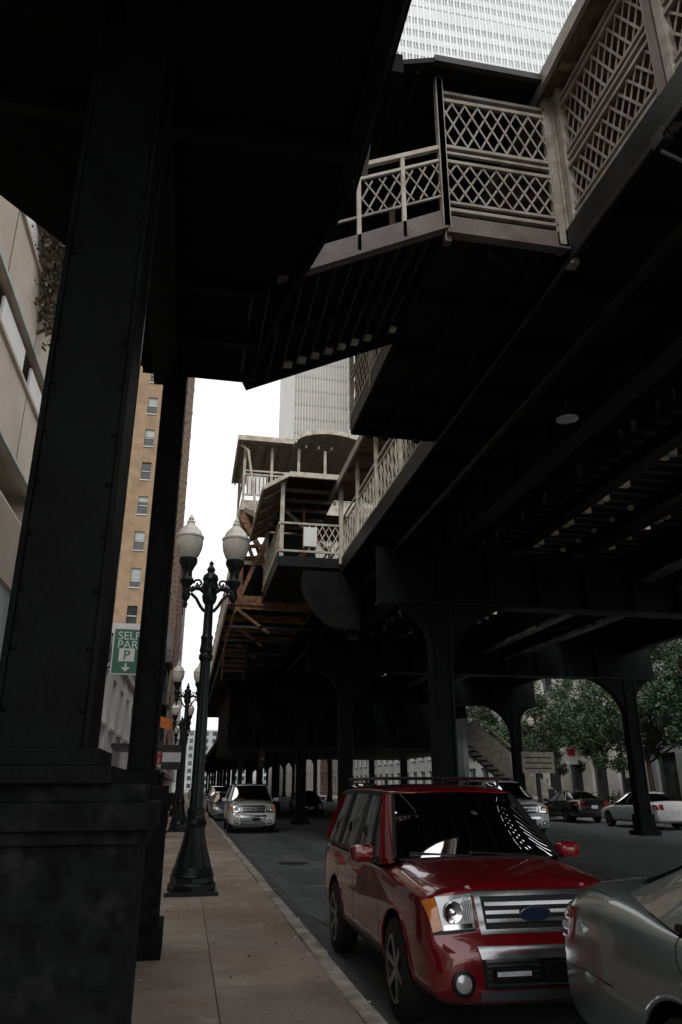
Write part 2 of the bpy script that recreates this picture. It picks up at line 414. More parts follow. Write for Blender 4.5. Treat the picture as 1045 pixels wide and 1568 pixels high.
g=MB()
g.box(2.3,4.2,21,26,F,F+.14,'soffit'); g.beam((2.28,21,F+.03),(4.2,21,F+.03),.06,.3,'steelg'); g.beam((2.28,21,F+.03),(2.28,26,F+.03),.06,.3,'steelg')
lattice(g,(3.0,20.98),(1,0,0),1.1,F+.4,F+1.2,.2,'cream2'); 
for z in (F+.35,F+1.22): rail(g,(2.3,20.98),(1,0,0),0,1.85,z,.06,.06,'cream2')
for z in (F+.35,F+1.22): rail(g,(2.28,21),(0,1,0),0,5,z,.06,.06,'cream2')
lattice(g,(2.28,21),(0,1,0),5,F+.4,F+1.2,.22,'cream2')
g.box(3.0,3.4,20.9,20.96,F+.5,F+1.1,'swhite')
for (x,y) in ((4.15,20.95),(2.35,21.05),(2.35,25.8)): g.box(x-.06,x+.06,y-.06,y+.06,F,F+2.6,'cream2')
g.hexa([(1.75,20.7,F+2.15),(2.5,20.7,F+2.62),(2.5,26,F+2.62),(1.75,26,F+2.15),(1.75,20.7,F+2.22),(2.5,20.7,F+2.72),(2.5,26,F+2.72),(1.75,26,F+2.22)],'eave')
g.box(2.5,4.2,20.7,26,F+2.62,F+2.70,'soffit'); g.box(2.5,4.2,20.62,20.7,F+2.6,F+2.76,'cream2')
g.beam((1.72,20.66,F+2.17),(2.5,20.66,F+2.68),.06,.12,'cream2'); g.beam((1.72,20.66,F+2.17),(1.72,26,F+2.17),.06,.10,'cream2')
for i in range(4): g.beam((2.5,21.5+i*1.2,F+2.58),(1.8,21.5+i*1.2,F+2.12),.06,.06,'cream')
g.box(2.3,4.2,26.1,26.15,F,F+2.6,'soffit')
for i in range(5): g.box(2.3,4.15,21.6+i*.9,21.66+i*.9,F+2.5,F+2.617,'eave')
g.beam((2.4,25.9,F+.2),(4.1,25.9,F+2.2),.05,.1,'rust'); g.beam((3.3,23,F+.1),(3.3,23,F+2.5),.08,.08,'rust'); g.beam((2.4,23.5,F+.1),(3.9,23.5,F+1.6),.3,.06,'rust')
g.beam((2.5,22.5,F+2.3),(4.1,22.5,F+.8),.05,.12,'eave')
g.box(1.1,4.2,26.3,75,F,F+.15,'deck')
g.beam((1.08,26.3,F+.05),(1.08,75,F+.05),.06,.34,'cream2'); g.beam((1.08,26.3,F+.05),(4.2,26.3,F+.05),.06,.34,'rust')
y=26.4
while y<60:
    lattice(g,(1.08,y),(0,1,0),2.0,F+.4,F+1.2,.25,'cream')
    g.box(1.03,1.12,y-.05,y+.05,F,F+1.3,'cream2')
    g.box(1.15,4.2,y-.06,y+.06,F-.25,F-.003,'rust' if y<34 else 'steelw'); y+=2.1
rail(g,(1.08,26.4),(0,1,0),0,35,F+1.25,.06,.06,'cream2')
for i in range(8):
    g.box(1.3,2.2,31+i*.3,31.28+i*.3,F-.3-.17*i,F-.25-.17*i,'rust')
g.beam((1.28,30.8,F-.2),(1.28,33.6,F-1.8),.05,.28,'rust'); g.beam((2.22,30.8,F-.2),(2.22,33.6,F-1.8),.05,.28,'steelg')
for yy in (26.35,29,32,35): 
    g.beam((1.2,yy,F-.1),(2.6,yy,F-1.1),.05,.10,'rust'); g.beam((1.2,yy,F-.9),(4.2,yy,F-.9),.05,.08,'steelw')
g.cyl((1.35,26.3,F-.35),(1.35,60,F-.35),.05,'eave',8)
g.build('station_stairhouse')
g=MB()
OF=11.9; OX=1.45; Y0,Y1=26.5,30; OR=14.25
g.box(OX,13,Y0,Y1,OF-.25,OF,'eave')
g.box(OX-.04,13,Y0-.06,Y0,OF-.35,OF+.05,'cream2'); g.box(OX-.07,OX-.0,Y0,Y1,OF-.35,OF+.05,'cream2')
g.box(OX-.25,3.3,Y0-.5,Y1+.5,OR,OR+.1,'cream'); g.box(OX-.30,3.3,Y0-.57,Y0-.5,OR-.04,OR+.16,'cream2'); g.box(OX-.32,OX-.25,Y0-.5,Y1+.5,OR-.04,OR+.16,'cream2')
ar=[(3.3+2.9*(1-math.cos(math.pi*i/12))/2, OR+.55*math.sin(math.pi*i/12)) for i in range(13)]
for i in range(12):
    a,b=ar[i],ar[i+1]
    g.hexa([(a[0],Y0-.5,a[1]),(b[0],Y0-.5,b[1]),(b[0],Y1+.5,b[1]),(a[0],Y1+.5,a[1]),(a[0],Y0-.5,a[1]+.1),(b[0],Y0-.5,b[1]+.1),(b[0],Y1+.5,b[1]+.1),(a[0],Y1+.5,a[1]+.1)],'cream')
    g.beam((a[0],Y0-.54,a[1]+.05),(b[0],Y0-.54,b[1]+.05),.07,.18,'cream2')
g.box(6.2,13,Y0-.5,Y1+.5,OR,OR+.1,'cream')
for i in range(8): g.box(OX-.2+i*.5,OX-.14+i*.5,Y0-.45,Y1+.45,OR-.12,OR-.003,'eave')
x=OX
while x<12:
    for yy in (Y0,Y1): g.box(x-.05,x+.05,yy-.05,yy+.05,OF,OR,'cream2')
    x+=1.05
for z in (OF+.25,OF+1.1,OF+1.25): g.box(OX,12,Y0-.03,Y0+.03,z,z+.06,'cream2')
g.box(OX+.1,2.3,Y0-.02,Y0+.02,OF+.3,OF+1.05,'gpanel')
for z in (OF+.25,OF+1.1,OF+1.25,OF+1.9): g.box(OX-.03,OX+.03,Y0,Y1,z,z+.06,'cream2')
x=OX
while x<12: g.box(x-.015,x+.015,Y0-.02,Y0+.02,OF+.3,OF+1.1,'cream2'); x+=.15
for (x,y) in ((1.5,26.6),(2.8,26.6),(4.1,26.6),(1.5,29.8),(2.8,29.8)): g.box(x-.09,x+.09,y-.09,y+.09,F,OF-.25,'rust' if x<2 else 'steelg')
for y in (26.6,28.2,29.8):
    g.beam((1.5,y-.12,F+.2),(2.8,y-.12,OF-.4),.05,.14,'rust'); g.beam((2.8,y-.15,F+.2),(1.5,y-.15,OF-.4),.05,.14,'rust')
    g.beam((2.8,y-.12,F+.2),(4.1,y-.12,OF-.4),.05,.14,'rust'); g.beam((1.5,y-.12,F+1.5),(4.1,y-.12,F+1.5),.08,.14,'eave')
    g.beam((1.5,y-.12,F+2.6),(4.1,y-.12,F+2.9),.08,.14,'rust')
g.hexa([(1.6,27.0,F+.3),(4.1,27.0,F+.3),(4.1,33,F+.3),(1.6,33,F+.3),(1.6,27.0,F+1.6),(4.1,27.0,F+1.6),(4.1,33,F+3.7),(1.6,33,F+3.7)],'deck')
g.beam((1.55,26.9,F+1.7),(1.55,33,F+3.8),.05,.25,'rust'); g.beam((1.55,27.0,F+2.8),(1.55,33,F+4.9),.05,.06,'cream2')
g.beam((1.5,26.5,OF-.3),(2.4,24.5,F+2.4),.06,.16,'cream')
g.beam((1.4,26.3,F+3.3),(2.1,26.3,F+2.1),.05,.2,'rust')
g.cyl((1.25,26.2,14.1),(1.55,26.2,13.9),.05,'cream2');g.cyl((1.55,26.2,13.9),(1.9,26.1,11.6),.05,'cream2'); g.cyl((1.9,26.1,11.6),(1.9,26.1,10.4),.05,'cream2')
g.build('pedestrian_overpass')

# ------------------------------------------------------------------ elevated railway
g=MB()
CY=[-5.6,5.6,16.8,28,39.2,50.4,61.6,72.8,84,95,106,117,128,140,155,170,190,210]
LX,RX=5.7,17.4
CG=5.88
def bracket(g,x,y,dirx,zt,r=1.9,th=.3):
    n=10
    for i in range(n):
        t0=math.pi/2*i/n;t1=math.pi/2*(i+1)/n
        xa=x+dirx*(r-r*math.cos(t0)); za=zt-r+r*math.sin(t0)
        xb=x+dirx*(r-r*math.cos(t1)); zb=zt-r+r*math.sin(t1)
        g.hexa([(xa,y-th/2,za),(xb,y-th/2,zb),(xb,y+th/2,zb),(xa,y+th/2,za),(xa,y-th/2,zt+.02),(xb,y-th/2,zt+.02),(xb,y+th/2,zt+.02),(xa,y+th/2,zt+.02)],'steel')
for cy in CY:
    near=cy<10
    for cx,d in ((LX,1),(RX,-1)):
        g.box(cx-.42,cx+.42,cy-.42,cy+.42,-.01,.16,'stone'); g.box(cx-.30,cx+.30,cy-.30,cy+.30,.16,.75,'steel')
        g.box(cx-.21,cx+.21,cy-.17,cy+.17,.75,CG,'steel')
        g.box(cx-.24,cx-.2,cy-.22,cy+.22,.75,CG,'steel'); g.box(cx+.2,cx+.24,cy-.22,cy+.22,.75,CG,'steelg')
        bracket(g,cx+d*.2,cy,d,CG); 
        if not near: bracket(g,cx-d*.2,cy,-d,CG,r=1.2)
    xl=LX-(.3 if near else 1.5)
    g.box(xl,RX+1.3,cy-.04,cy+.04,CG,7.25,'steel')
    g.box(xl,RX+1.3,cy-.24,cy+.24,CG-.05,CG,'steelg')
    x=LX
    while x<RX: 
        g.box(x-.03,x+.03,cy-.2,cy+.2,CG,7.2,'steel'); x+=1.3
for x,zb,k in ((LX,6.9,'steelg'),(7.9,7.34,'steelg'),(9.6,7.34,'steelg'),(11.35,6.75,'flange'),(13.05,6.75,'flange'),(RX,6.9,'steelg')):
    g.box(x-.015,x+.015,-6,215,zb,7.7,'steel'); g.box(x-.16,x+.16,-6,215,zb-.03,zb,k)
    g.box(x-.03,x-.016,-6,215,zb,zb+.12,k)
    y=-5
    while y<70: 
        g.box(x-.1,x+.1,y-.02,y+.02,zb,7.65,'steel'); y+=1.4
for x,z in ((8.6,6.6),(12.2,6.5),(4.7,7.2)): g.cyl((x,-6,z),(x,120,z),.06,'flange' if x>10 else 'steelg',8)
y=-4
while y<70:
    g.beam((11.35,y+1.9,6.85),(13.05,y,6.85),.08,.06,'steelg'); y+=1.9
g.build('elevated_railway')
g=MB()
y=-6
while y<130:
    xs=[(7.55,10.1),(10.9,13.7)]
    if random.random()<.82: xs=[(7.55,13.7)]
    for a,b in xs:
        g.box(a+random.uniform(-.1,.1),b+random.uniform(-.1,.1),y,y+.26,7.72,7.98,'tie')
    y+=.40
g.box(7.5,13.8,130,215,7.72,7.98,'tie')
y=0
while y<48:
    for X in (8.45,10.45):
        if random.random()<.8: 
            r_=random.uniform(-.04,.04); g.box(X+r_,X+.2,y,y+.12,7.58,7.715,'endg')
            if random.random()<.5: g.box(X+r_+.02,X+.2,y+.25,y+.33,7.60,7.70,'endg')
    if random.random()<.6: g.box(9.25,9.34,y+.2,y+.30,7.5,7.59,'endg')
    y+=.8
for x in (8.0,9.45,11.45,12.9): g.box(x-.035,x+.035,-6,215,7.985,8.15,'rust')
for x in (7.7,9.8,10.0,11.0,13.3): g.box(x-.1,x+.1,-6,215,7.985,8.1,'tie')
g.build('railway_track')
g=MB()
g.box(2.3,17.2,46,62,3.75,7.7,'steel')  # made-up hall, added to black out the bright background between the columns
g.box(2.2,17.3,45.9,46,3.65,3.95,'steelg'); g.box(2.2,17.3,45.93,46,5.0,5.1,'steelg')
x=2.6
while x<17: g.box(x-.04,x+.04,45.9,46,3.95,7.5,'steelg'); x+=1.25
for x in (3.4,7.3,11.2,15): g.box(x,x+.8,45.95,46,5.3,6.4,'wglass')
g.build('added_dark_hall')
def flood(name,p):
    g=MB(); x,y,z=p
    g.cyl((x,y,z+.35),(x,y,z+.1),.025,'steelg'); g.lathe((x,y,z),[(.02,.12),(.07,.10),(.16,-.03),(.17,-.05)],'steelw',14)
    g.lathe((x,y,z),[(.165,-.045),(.10,-.06),(0,-.065)],'lens',14); g.build(name,smooth=True)
flood('floodlight',(5.2,9.0,6.9)) 
g=MB(); g.cyl((4.12,-3,7.7),(4.12,6.4,7.7),.025,'steelw',8); g.cyl((4.08,-3,7.62),(4.08,40,7.62),.018,'steelw',8); g.box(4.06,4.18,4.7,4.86,7.55,7.70,'steelw'); g.cyl((4.1,4.8,7.5),(5.0,4.9,7.3),.02,'flange',6); g.build('electrical_conduit')
g=MB()
for i in range(8):
    t0=math.pi*i/16;t1=math.pi*(i+1)/16
    g.hexa([(3.0+1.7*(1-math.cos(t0)),20.9,7.6-1.6*math.sin(t0)),(3.0+1.7*(1-math.cos(t1)),20.9,7.6-1.6*math.sin(t1)),(3.0+1.7*(1-math.cos(t1)),21.3,7.6-1.6*math.sin(t1)),(3.0+1.7*(1-math.cos(t0)),21.3,7.6-1.6*math.sin(t0)),
            (3.0+1.7*(1-math.cos(t0)),20.9,7.72),(3.0+1.7*(1-math.cos(t1)),20.9,7.72),(3.0+1.7*(1-math.cos(t1)),21.3,7.72),(3.0+1.7*(1-math.cos(t0)),21.3,7.72)],'steel')
    g.beam((3.0+1.7*(1-math.cos(t0)),21.1,7.59-1.6*math.sin(t0)),(3.0+1.7*(1-math.cos(t1)),21.1,7.59-1.6*math.sin(t1)),.5,.03,'steelg',up=(1,0,0))
g.build('bracket_housing')

# ------------------------------------------------------------------ street lamps
def lamp(name,x,y,zb=.13):
    g=MB(); c=(x,y,zb)
    g.box(x-.42,x+.42,y-.42,y+.42,zb-.02,zb+.06,'iron')
    g.lathe(c,[(.385,.055),(.385,.14),(.35,.17),(.345,.24),(.36,.26),(.33,.30),(.32,.36),(.29,.40)],'iron',8)
    g.lathe(c,[(.30,.38),(.27,.5),(.215,.68),(.175,.85),(.16,.98),(.18,1.0),(.19,1.05),(.16,1.1),(.145,1.18),(.155,1.22),(.13,1.28)],'iron',24,.06)
    g.lathe(c,[(.115,1.26),(.105,2.0),(.096,3.0),(.088,3.75)],'iron',24,.12)
    g.lathe(c,[(.10,3.72),(.125,3.76),(.125,3.82),(.10,3.86),(.12,3.9),(.105,4.0),(.10,4.1),(.115,4.14),(.085,4.2),(.08,4.75),(.12,4.8),(.14,4.9),(.11,5.0),(.10,5.15),(.15,5.22),(.13,5.3),(.06,5.36),(.08,5.42),(.03,5.5),(.045,5.54),(0,5.6)],'iron',20)
    for k in range(6):
        a=k*math.pi/3; g.lathe((x+.10*math.cos(a),y+.10*math.sin(a),zb+5.1),[(0,-.1),(.045,-.05),(.05,.02),(.02,.1),(0,.13)],'iron',8)
    for s in (-1,1):
        pts=[(0.08,4.98),(.18,5.06),(.28,5.06),(.36,5.0),(.43,5.02)]
        for a,b in zip(pts,pts[1:]): g.cyl((x+s*a[0],y,zb+a[1]),(x+s*b[0],y,zb+b[1]),.05,'iron',10)
        pts=[(0.08,4.62),(.16,4.72),(.24,4.86),(.34,4.95)]
        for a,b in zip(pts,pts[1:]): g.cyl((x+s*a[0],y,zb+a[1]),(x+s*b[0],y,zb+b[1]),.03,'iron',8)
        for t in range(10):
            a0=t*.7;a1=(t+1)*.7;r0=.09*(1-t/12);r1=.09*(1-(t+1)/12)
            g.cyl((x+s*(.22+r0*math.cos(a0)),y,zb+5.14+r0*math.sin(a0)),(x+s*(.22+r1*math.cos(a1)),y,zb+5.14+r1*math.sin(a1)),.022,'iron',6)
        cc=(x+s*.43,y,zb)
        g.lathe(cc,[(0,4.66),(.03,4.68),(.045,4.74),(.03,4.8),(.07,4.86),(.085,4.94),(.06,5.0),(.075,5.08),(.12,5.14),(.13,5.2),(.09,5.26),(.085,5.36),(.12,5.44),(.165,5.52),(.17,5.60),(.14,5.62)],'iron',16)
        g.lathe(cc,[(.135,5.60),(.19,5.68),(.235,5.80),(.25,5.92),(.245,6.0),(.262,6.01),(.262,6.04),(.235,6.06),(.20,6.15),(.13,6.23),(.08,6.28),(.07,6.32)],'globe',24)
        g.lathe(cc,[(.07,6.31),(.085,6.33),(.05,6.37),(.055,6.40),(.015,6.47),(0,6.5)],'globe',12)
    g.build(name,smooth=True,recalc=True)
lamp('street_lamp',.22,13.6)
lamp('street_lamp.001',-.12,31.5)
lamp('street_lamp.002',-.4,47)
lamp('street_lamp.003',24.3,51)
lamp('street_lamp.004',-.5,64)

# ------------------------------------------------------------------ buildings
def facade(g,O,u,n,W,z0,H,nx,nz,fw,fh,mw,mg,sill=None,sash=False):
    O=Vector(O);u=Vector(u);n=Vector(n)
    def bx(a,b,d0,d1,za,zb,k):
        P=[]
        for z in (za,zb):
            for (s,d) in ((a,d0),(b,d0),(b,d1),(a,d1)):
                p=O+u*s-n*d; P.append((p.x,p.y,z))
        g.hexa(P,k)
    cw=W/nx;ch=H/nz
    p=[O-n*.24,O+u*W-n*.24]
    g.quad((p[0].x,p[0].y,z0),(p[1].x,p[1].y,z0),(p[1].x,p[1].y,z0+H),(p[0].x,p[0].y,z0+H),mg)
    for i in range(nx+1):
        c=i*cw;hw=(1-fw)*cw/2; bx(max(0,c-hw),min(W,c+hw),0,.36,z0,z0+H,mw)
    for j in range(nz+1):
        c=z0+j*ch;hh=(1-fh)*ch/2; bx(.01,W-.01,.03,.35,max(z0,c-hh),min(z0+H,c+hh),mw)
    if sill:
        for j in range(nz):
            for i in range(nx):
                bx((i+.5)*cw-fw*cw/2-.05,(i+.5)*cw+fw*cw/2+.05,-.08,.1,z0+j*ch+(1-fh)*ch/2-.1,z0+j*ch+(1-fh)*ch/2+.004,sill)
                if sash:
                    zc=z0+(j+.5)*ch; bx((i+.5)*cw-fw*cw/2,(i+.5)*cw+fw*cw/2,.16,.22,zc-.04,zc+.04,sill)
                    if random.random()<.7:
                        bx((i+.5)*cw-fw*cw/2+.01,(i+.5)*cw+fw*cw/2-.01,.20,.235,zc+random.uniform(-.5,.5),z0+(j+1)*ch-(1-fh)*ch/2,'greyst')
BX=-2.75
# parking garage: set back above a one-storey shopfront podium
GX=-6.0
g=MB()
g.box(GX-20,GX-4,-14,48,0.0,27,'void')
for k,(za,zb) in enumerate(((7.3,9.8),(11.4,13.9),(15.5,18.0),(19.6,22.1),(23.7,26.2))):
    kk='ggrey' if k==0 else 'gconc'
    g.box(GX-.25,GX,-14,48,za,zb,kk); g.box(GX-4,GX-.25,-14,48,za+.3,za+.6,'gconc')
    g.box(GX-.02,GX+.10,-14,48,zb,zb+.12,'gconc'); g.box(GX-.01,GX+.05,-14,48,za,za+.10,'ggrey')
    if k==0:
        y=-14
        while y<48: g.box(GX+.0,GX+.06,y,y+.10,za,zb,'steelw'); y+=2.4
        g.box(GX,GX+.05,-14,48,za+1.2,za+1.28,'steelw')
    y=-13
    while y<47:
        if k in (1,2): g.box(GX-.20,GX-.12,y,y+3.0,zb+.12,zb+1.35,'gpanel')
        y+=4.1
    y=-13.6
    while y<48: g.box(GX+.0,GX+.012,y,y+.03,za+.1,zb,'joint'); y+=4.1
y=-13.9
while y<48: g.box(GX-1.2,GX-.28,y,y+.6,.1,27,'gconc'); y+=8.2
g.box(GX-20,GX,-14,48,26.2,27.2,'gconc'); g.box(GX-18,GX,47.8,48.0,0,27,'gconc')
g.box(GX-3,BX-.3,-14,24,4.7,5.2,'gconc')
g.box(BX-.3,BX+.02,-14,24,4.5,5.5,'gconc'); g.box(BX-.3,BX-.05,-14,24,.1,1.0,'ggrey')
y=-13.5
while y<23:
    g.box(BX-.1,BX-.02,y,y+2.0,1.0,4.5,'ggrey') if random.random()<.5 else g.box(BX-.3,BX-.2,y,y+2.0,1.0,4.5,'wglass'); 
    g.box(BX-.14,BX+.03,y+2.0,y+2.2,.1,4.5,'gconc'); y+=2.6
g.box(GX-.5,GX-.3,-14,48,5.0,7.3,'wglass')
y=-14
while y<48: g.box(GX-.3,GX-.1,y,y+.25,5.0,7.3,'gconc'); y+=2.0
g.build('parking_garage')
g=MB()
for c in range(46):
    y=random.uniform(22,30); z=random.uniform(17.2,21.5)
    for i in range(90):
        p=Vector((GX+.2+random.gauss(0,.15),y+random.gauss(0,.4),z+random.gauss(0,.7)))
        a=Vector((random.gauss(0,1),random.gauss(0,1),random.gauss(0,1))).normalized()*.11;b=a.cross(Vector((random.random(),random.random(),1))).normalized()*.08
        g.quad(p-a,p-b,p+a,p+b,'leaf2')
g.build('hanging_vine',recalc=False)
g=MB()
g.box(GX+.3,BX-.36,24.2,44,0,6.0,'lime'); facade(g,(BX,44,0),(0,-1,0),(1,0,0),19.8,.13,5.9,6,2,.6,.6,'gpanel','wglass','lime')
g.box(BX-15,BX-.1,48.1,60,0,9,'brick2'); g.box(GX+.3,BX+.15,24.2,44,6.03,6.3,'lime'); g.box(GX+.3,BX-.05,44.1,48,0,7,'greyst')
g.box(BX-.1,BX+1.0,30,34,3.1,3.25,'steelw')
g.build('storefront_building')
g=MB()
g.box(BX-22,BX-.4,77.4,108,0,92,'brick')
facade(g,(BX-22,77,0),(1,0,0),(0,-1,0),22,4,88,9,22,.42,.52,'brick','wglass','lime',True)
facade(g,(BX,77,0),(0,1,0),(1,0,0),31,4,88,12,22,.42,.52,'brick','wglass','lime')
g.box(BX-22.2,BX+.2,76.8,108.2,91.8,93,'lime'); g.box(BX-22,BX+.1,76.9,108,3.5,4.2,'lime')
g.build('brick_office_tower')
for i,(y0,y1,h,k) in enumerate(((60.2,76.6,13,'brick2'),(110,150,34,'brick2'),(151,190,46,'greyst'),(192,260,26,'lime'))):
    g=MB(); g.box(BX-18,BX-.4,y0,y1,0,h,k)
    facade(g,(BX,y0,0),(0,1,0),(1,0,0),y1-y0,3,h-3,max(3,int((y1-y0)/3)),int(h/3.6),.45,.55,k,'wglass','lime')
    facade(g,(BX-18,y0,0),(1,0,0),(0,-1,0),18,3,h-3,6,int(h/3.6),.45,.55,k,'wglass','lime')
    g.box(BX-18,BX+.25,y0-.1,y1,h,h+.8,'lime'); g.build('street_building' if i==0 else 'street_building.%03d'%i)
for fi,(ya,yb,nk,xo) in enumerate(((63,67.5,3,BX),(50,54,2,BX))):
    g=MB()
    for k in range(nk):
        z=4.5+3.4*k
        g.box(xo+.02,xo+1.1,ya,yb,z,z+.06,'steelw')
        for zz in (.5,1.0): 
            g.beam((xo+1.1,ya,z+zz),(xo+1.1,yb,z+zz),.04,.04,'steelw'); g.beam((xo+.1,ya,z+zz),(xo+1.1,ya,z+zz),.04,.04,'steelw')
        yy=ya
        while yy<=yb: g.box(xo+1.08,xo+1.12,yy-.02,yy+.02,z,z+1,'steelw'); yy+=.45
        xx=xo+.1
        while xx<=xo+1.1: g.box(xx-.02,xx+.02,ya-.02,ya+.02,z,z+1,'steelw'); xx+=.25
        g.beam((xo+.6,ya+.2,z),(xo+.6,yb-.2,z+3.4),.5,.08,'steelw')
    g.build('fire_escape' if fi==0 else 'fire_escape.001')
g=MB()
TX0,TX1,TY,TH=33,79,112,215
g.box(TX0+.4,TX1-.4,TY+.5,TY+45,0,TH,'tglass')
n=62
for i in range(n+1):
    x=TX0+(TX1-TX0)*i/n; wd=.20 if i%2 else .10
    g.box(x-wd,x+wd,TY-.15 if i%2 else TY,TY+.6,0,TH,'tower')
z=0;j=0
while z<TH: g.box(TX0,TX1,TY+.3,TY+.58,z,z+(1.9 if j%6 else 3.4),'tower'); z+=3.9;j+=1
z=0
while z<TH: g.box(TX0-.05,TX0+.45,TY,TY+45,z,z+1.8,'tower'); z+=3.9
for i in range(24): g.box(TX0-.12,TX0+.5,TY+i*1.9,TY+i*1.9+.55,0,TH,'tower')
g.build('white_office_tower')
g=MB()
g.box(20.6,55,165,200,0,136,'tower2')
for i in range(48): g.box(20.6+i*.72-.12,20.6+i*.72+.2,164.6,165.02,0,136,'tower2')
for z in range(0,136,4): g.box(20.6,55,164.85,165.01,z,z+.6,'greyst')
g.build('ribbed_concrete_tower')
for i,(y0,y1,h,k) in enumerate(((9,44,30,'greyst'),(45,62,24,'lime'),(63,100,40,'greyst'),(101,150,36,'greyst'),(151,230,44,'brick2'))):
    g=MB(); X=28.2; g.box(X+.4,X+20,y0,y1,0,h,k)
    facade(g,(X,y1,0),(0,-1,0),(-1,0,0),y1-y0,.1,h,max(4,int((y1-y0)/3.2)),int(h/4),.6,.66,k,'wglass','lime' if k!='lime' else 'greyst')
    g.build('office_building' if i==0 else 'office_building.%03d'%i)
g=MB(); g.box(-40,60,420,440,0,30,'greyst'); facade(g,(-40,419.6,0),(1,0,0),(0,-1,0),100,0,30,25,8,.5,.6,'greyst','wglass'); g.build('office_building.005')

# ------------------------------------------------------------------ signs
def text(parent,s,loc,size,k,rx=90,rz=0,align='CENTER'):
    cu=bpy.data.curves.new('text',type='FONT');cu.body=s;cu.size=size;cu.align_x=align;cu.extrude=.004
    o=bpy.data.objects.new('lettering',cu);COL.objects.link(o);o.location=loc;o.rotation_euler=(R(rx),0,R(rz));cu.materials.append(M[k]);o.parent=parent
g=MB()
sx0,sx1,sy,sz0,sz1=-2.24,-1.06,21.6,4.65,5.95
g.box(sx0,sx1,sy,sy+.12,sz0,sz1,'swhite'); g.box(sx0+.04,sx1-.04,sy-.012,sy,sz0+.04,sz1-.04,'sgreen'); g.box(sx0+.20,sx0+.62,sy-.02,sy-.012,sz0+.36,sz0+.72,'swhite')
g.beam((BX,sy+.06,sz1-.9),(sx0,sy+.06,sz1-.9),.05,.05,'steelw'); g.beam((BX,sy+.06,sz0+.2),(sx0,sy+.06,sz0+.2),.05,.05,'steelw')
so=g.build('parking_sign')
text(so,'SELF',(sx0+.13,sy-.02,sz1-.33),.32,'swhite',align='LEFT'); text(so,'PARK',(sx0+.13,sy-.02,sz1-.58),.32,'swhite',align='LEFT'); text(so,'P',(sx0+.41,sy-.03,sz0+.41),.38,'sgreen')
g=MB(); g.beam((sx0+.41,sy-.025,sz0+.31),(sx0+.41,sy-.025,sz0+.18),.05,.01,'swhite',up=(0,1,0)); g.tri((sx0+.28,sy-.025,sz0+.2),(sx0+.54,sy-.025,sz0+.2),(sx0+.41,sy-.025,sz0+.08),'swhite'); g.build('arrow',parent=so,recalc=False)
g=MB(); g.box(-2.7,-1.2,45,45.15,2.9,3.5,'sred'); so=g.build('deli_sign'); text(so,'DELI',(-1.95,44.98,3.0),.5,'swhite')
g=MB(); g.box(-1.35,-.1,44,44.1,2.6,3.9,'steelw'); g.box(-1.3,-.15,43.97,44,3.0,3.5,'swhite'); g.cyl((-1.35,44.05,3.3),(BX,44.05,3.3),.04,'steelw'); g.build('shop_sign')
g=MB(); g.hexa([(-1.5,40,4.6),(-.9,40,4.4),(-.9,40.05,4.4),(-1.5,40.05,4.6),(-1.4,40,5.1),(-.8,40,4.9),(-.8,40.05,4.9),(-1.4,40.05,5.1)],'sorange'); g.cyl((BX,40.02,4.8),(-1.4,40.02,4.8),.03,'steelw'); g.build('orange_sign')
g=MB(); g.box(16.2,17.9,36,36.08,2.35,3.35,'cream2'); 
for z in (2.55,2.8,3.05): g.box(16.35,17.75,35.985,36,z,z+.06,'steelw')
g.box(16.9,17.1,36.02,36.1,0,2.35,'steelw'); g.build('information_sign')
g=MB(); g.cyl((23.0,44,.1),(23.0,44,4.2),.05,'steelw'); g.box(22.6,23.4,43.9,43.95,3.0,4.0,'swhite'); g.box(22.75,23.25,43.88,43.9,3.5,3.9,'sred'); g.build('traffic_sign')
g=MB(); g.cyl((24.6,41,.1),(24.6,41,5.0),.06,'steelw'); g.box(24.7,25.4,40.95,41,2.2,4.2,'swhite'); g.box(24.65,25.45,40.97,41.03,4.2,4.26,'steelw'); g.build('banner_sign')
for i,(x,y) in enumerate(((.9,58),(4.2,44.5))):
    g=MB()
    if i==0: g.cyl((x,y,.1),(x,y,4.0),.07,'steelw')
    else: g.cyl((x,y,3.6),(x,y,4.2),.04,'steelw')
    g.box(x-.17,x+.17,y-.35,y-.1,2.7,3.7,'black')
    for j,k in enumerate(('tail','sorange','sgreen')): g.lathe((x,y-.35,3.5-j*.3),[(.12,0),(.12,-.08)],'black',12,axis='y'); g.lathe((x,y-.355,3.5-j*.3),[(.10,0),(0,-.02)],k,12,axis='y')
    g.build('traffic_light' if i==0 else 'traffic_light.001')
g=MB()
g.beam((21.5,44,.9),(16.4,44,5.0),.08,1.3,'cream'); g.beam((21.5,45.8,.9),(16.4,45.8,5.0),.08,1.3,'cream')
for i in range(16): 
    x=21.6-i*.33; g.box(x-.33,x,44.05,45.75,.2+i*.27,.26+i*.27,'deck')
g.beam((21.5,44,2.1),(16.4,44,6.2),.06,.06,'cream2')
for i in range(14): x=21.3-i*.37; z=1.05+(21.5-x)*.804; g.box(x-.02,x+.02,43.98,44.02,z,z+1.1,'steelw')
g.box(16.1,16.4,43.9,45.9,.1,5.6,'greyst'); g.box(21.3,21.7,43.9,44.1,.0,1.6,'steelw')
g.build('station_stairway.001')
g=MB(); g.box(-1.9,-1.4,26,26.5,.13,1.15,'sred'); g.box(-1.92,-1.38,25.97,26.52,1.15,1.22,'steelw'); g.box(-1.8,-1.5,25.985,26,.6,1.0,'wglass'); g.build('newspaper_box')

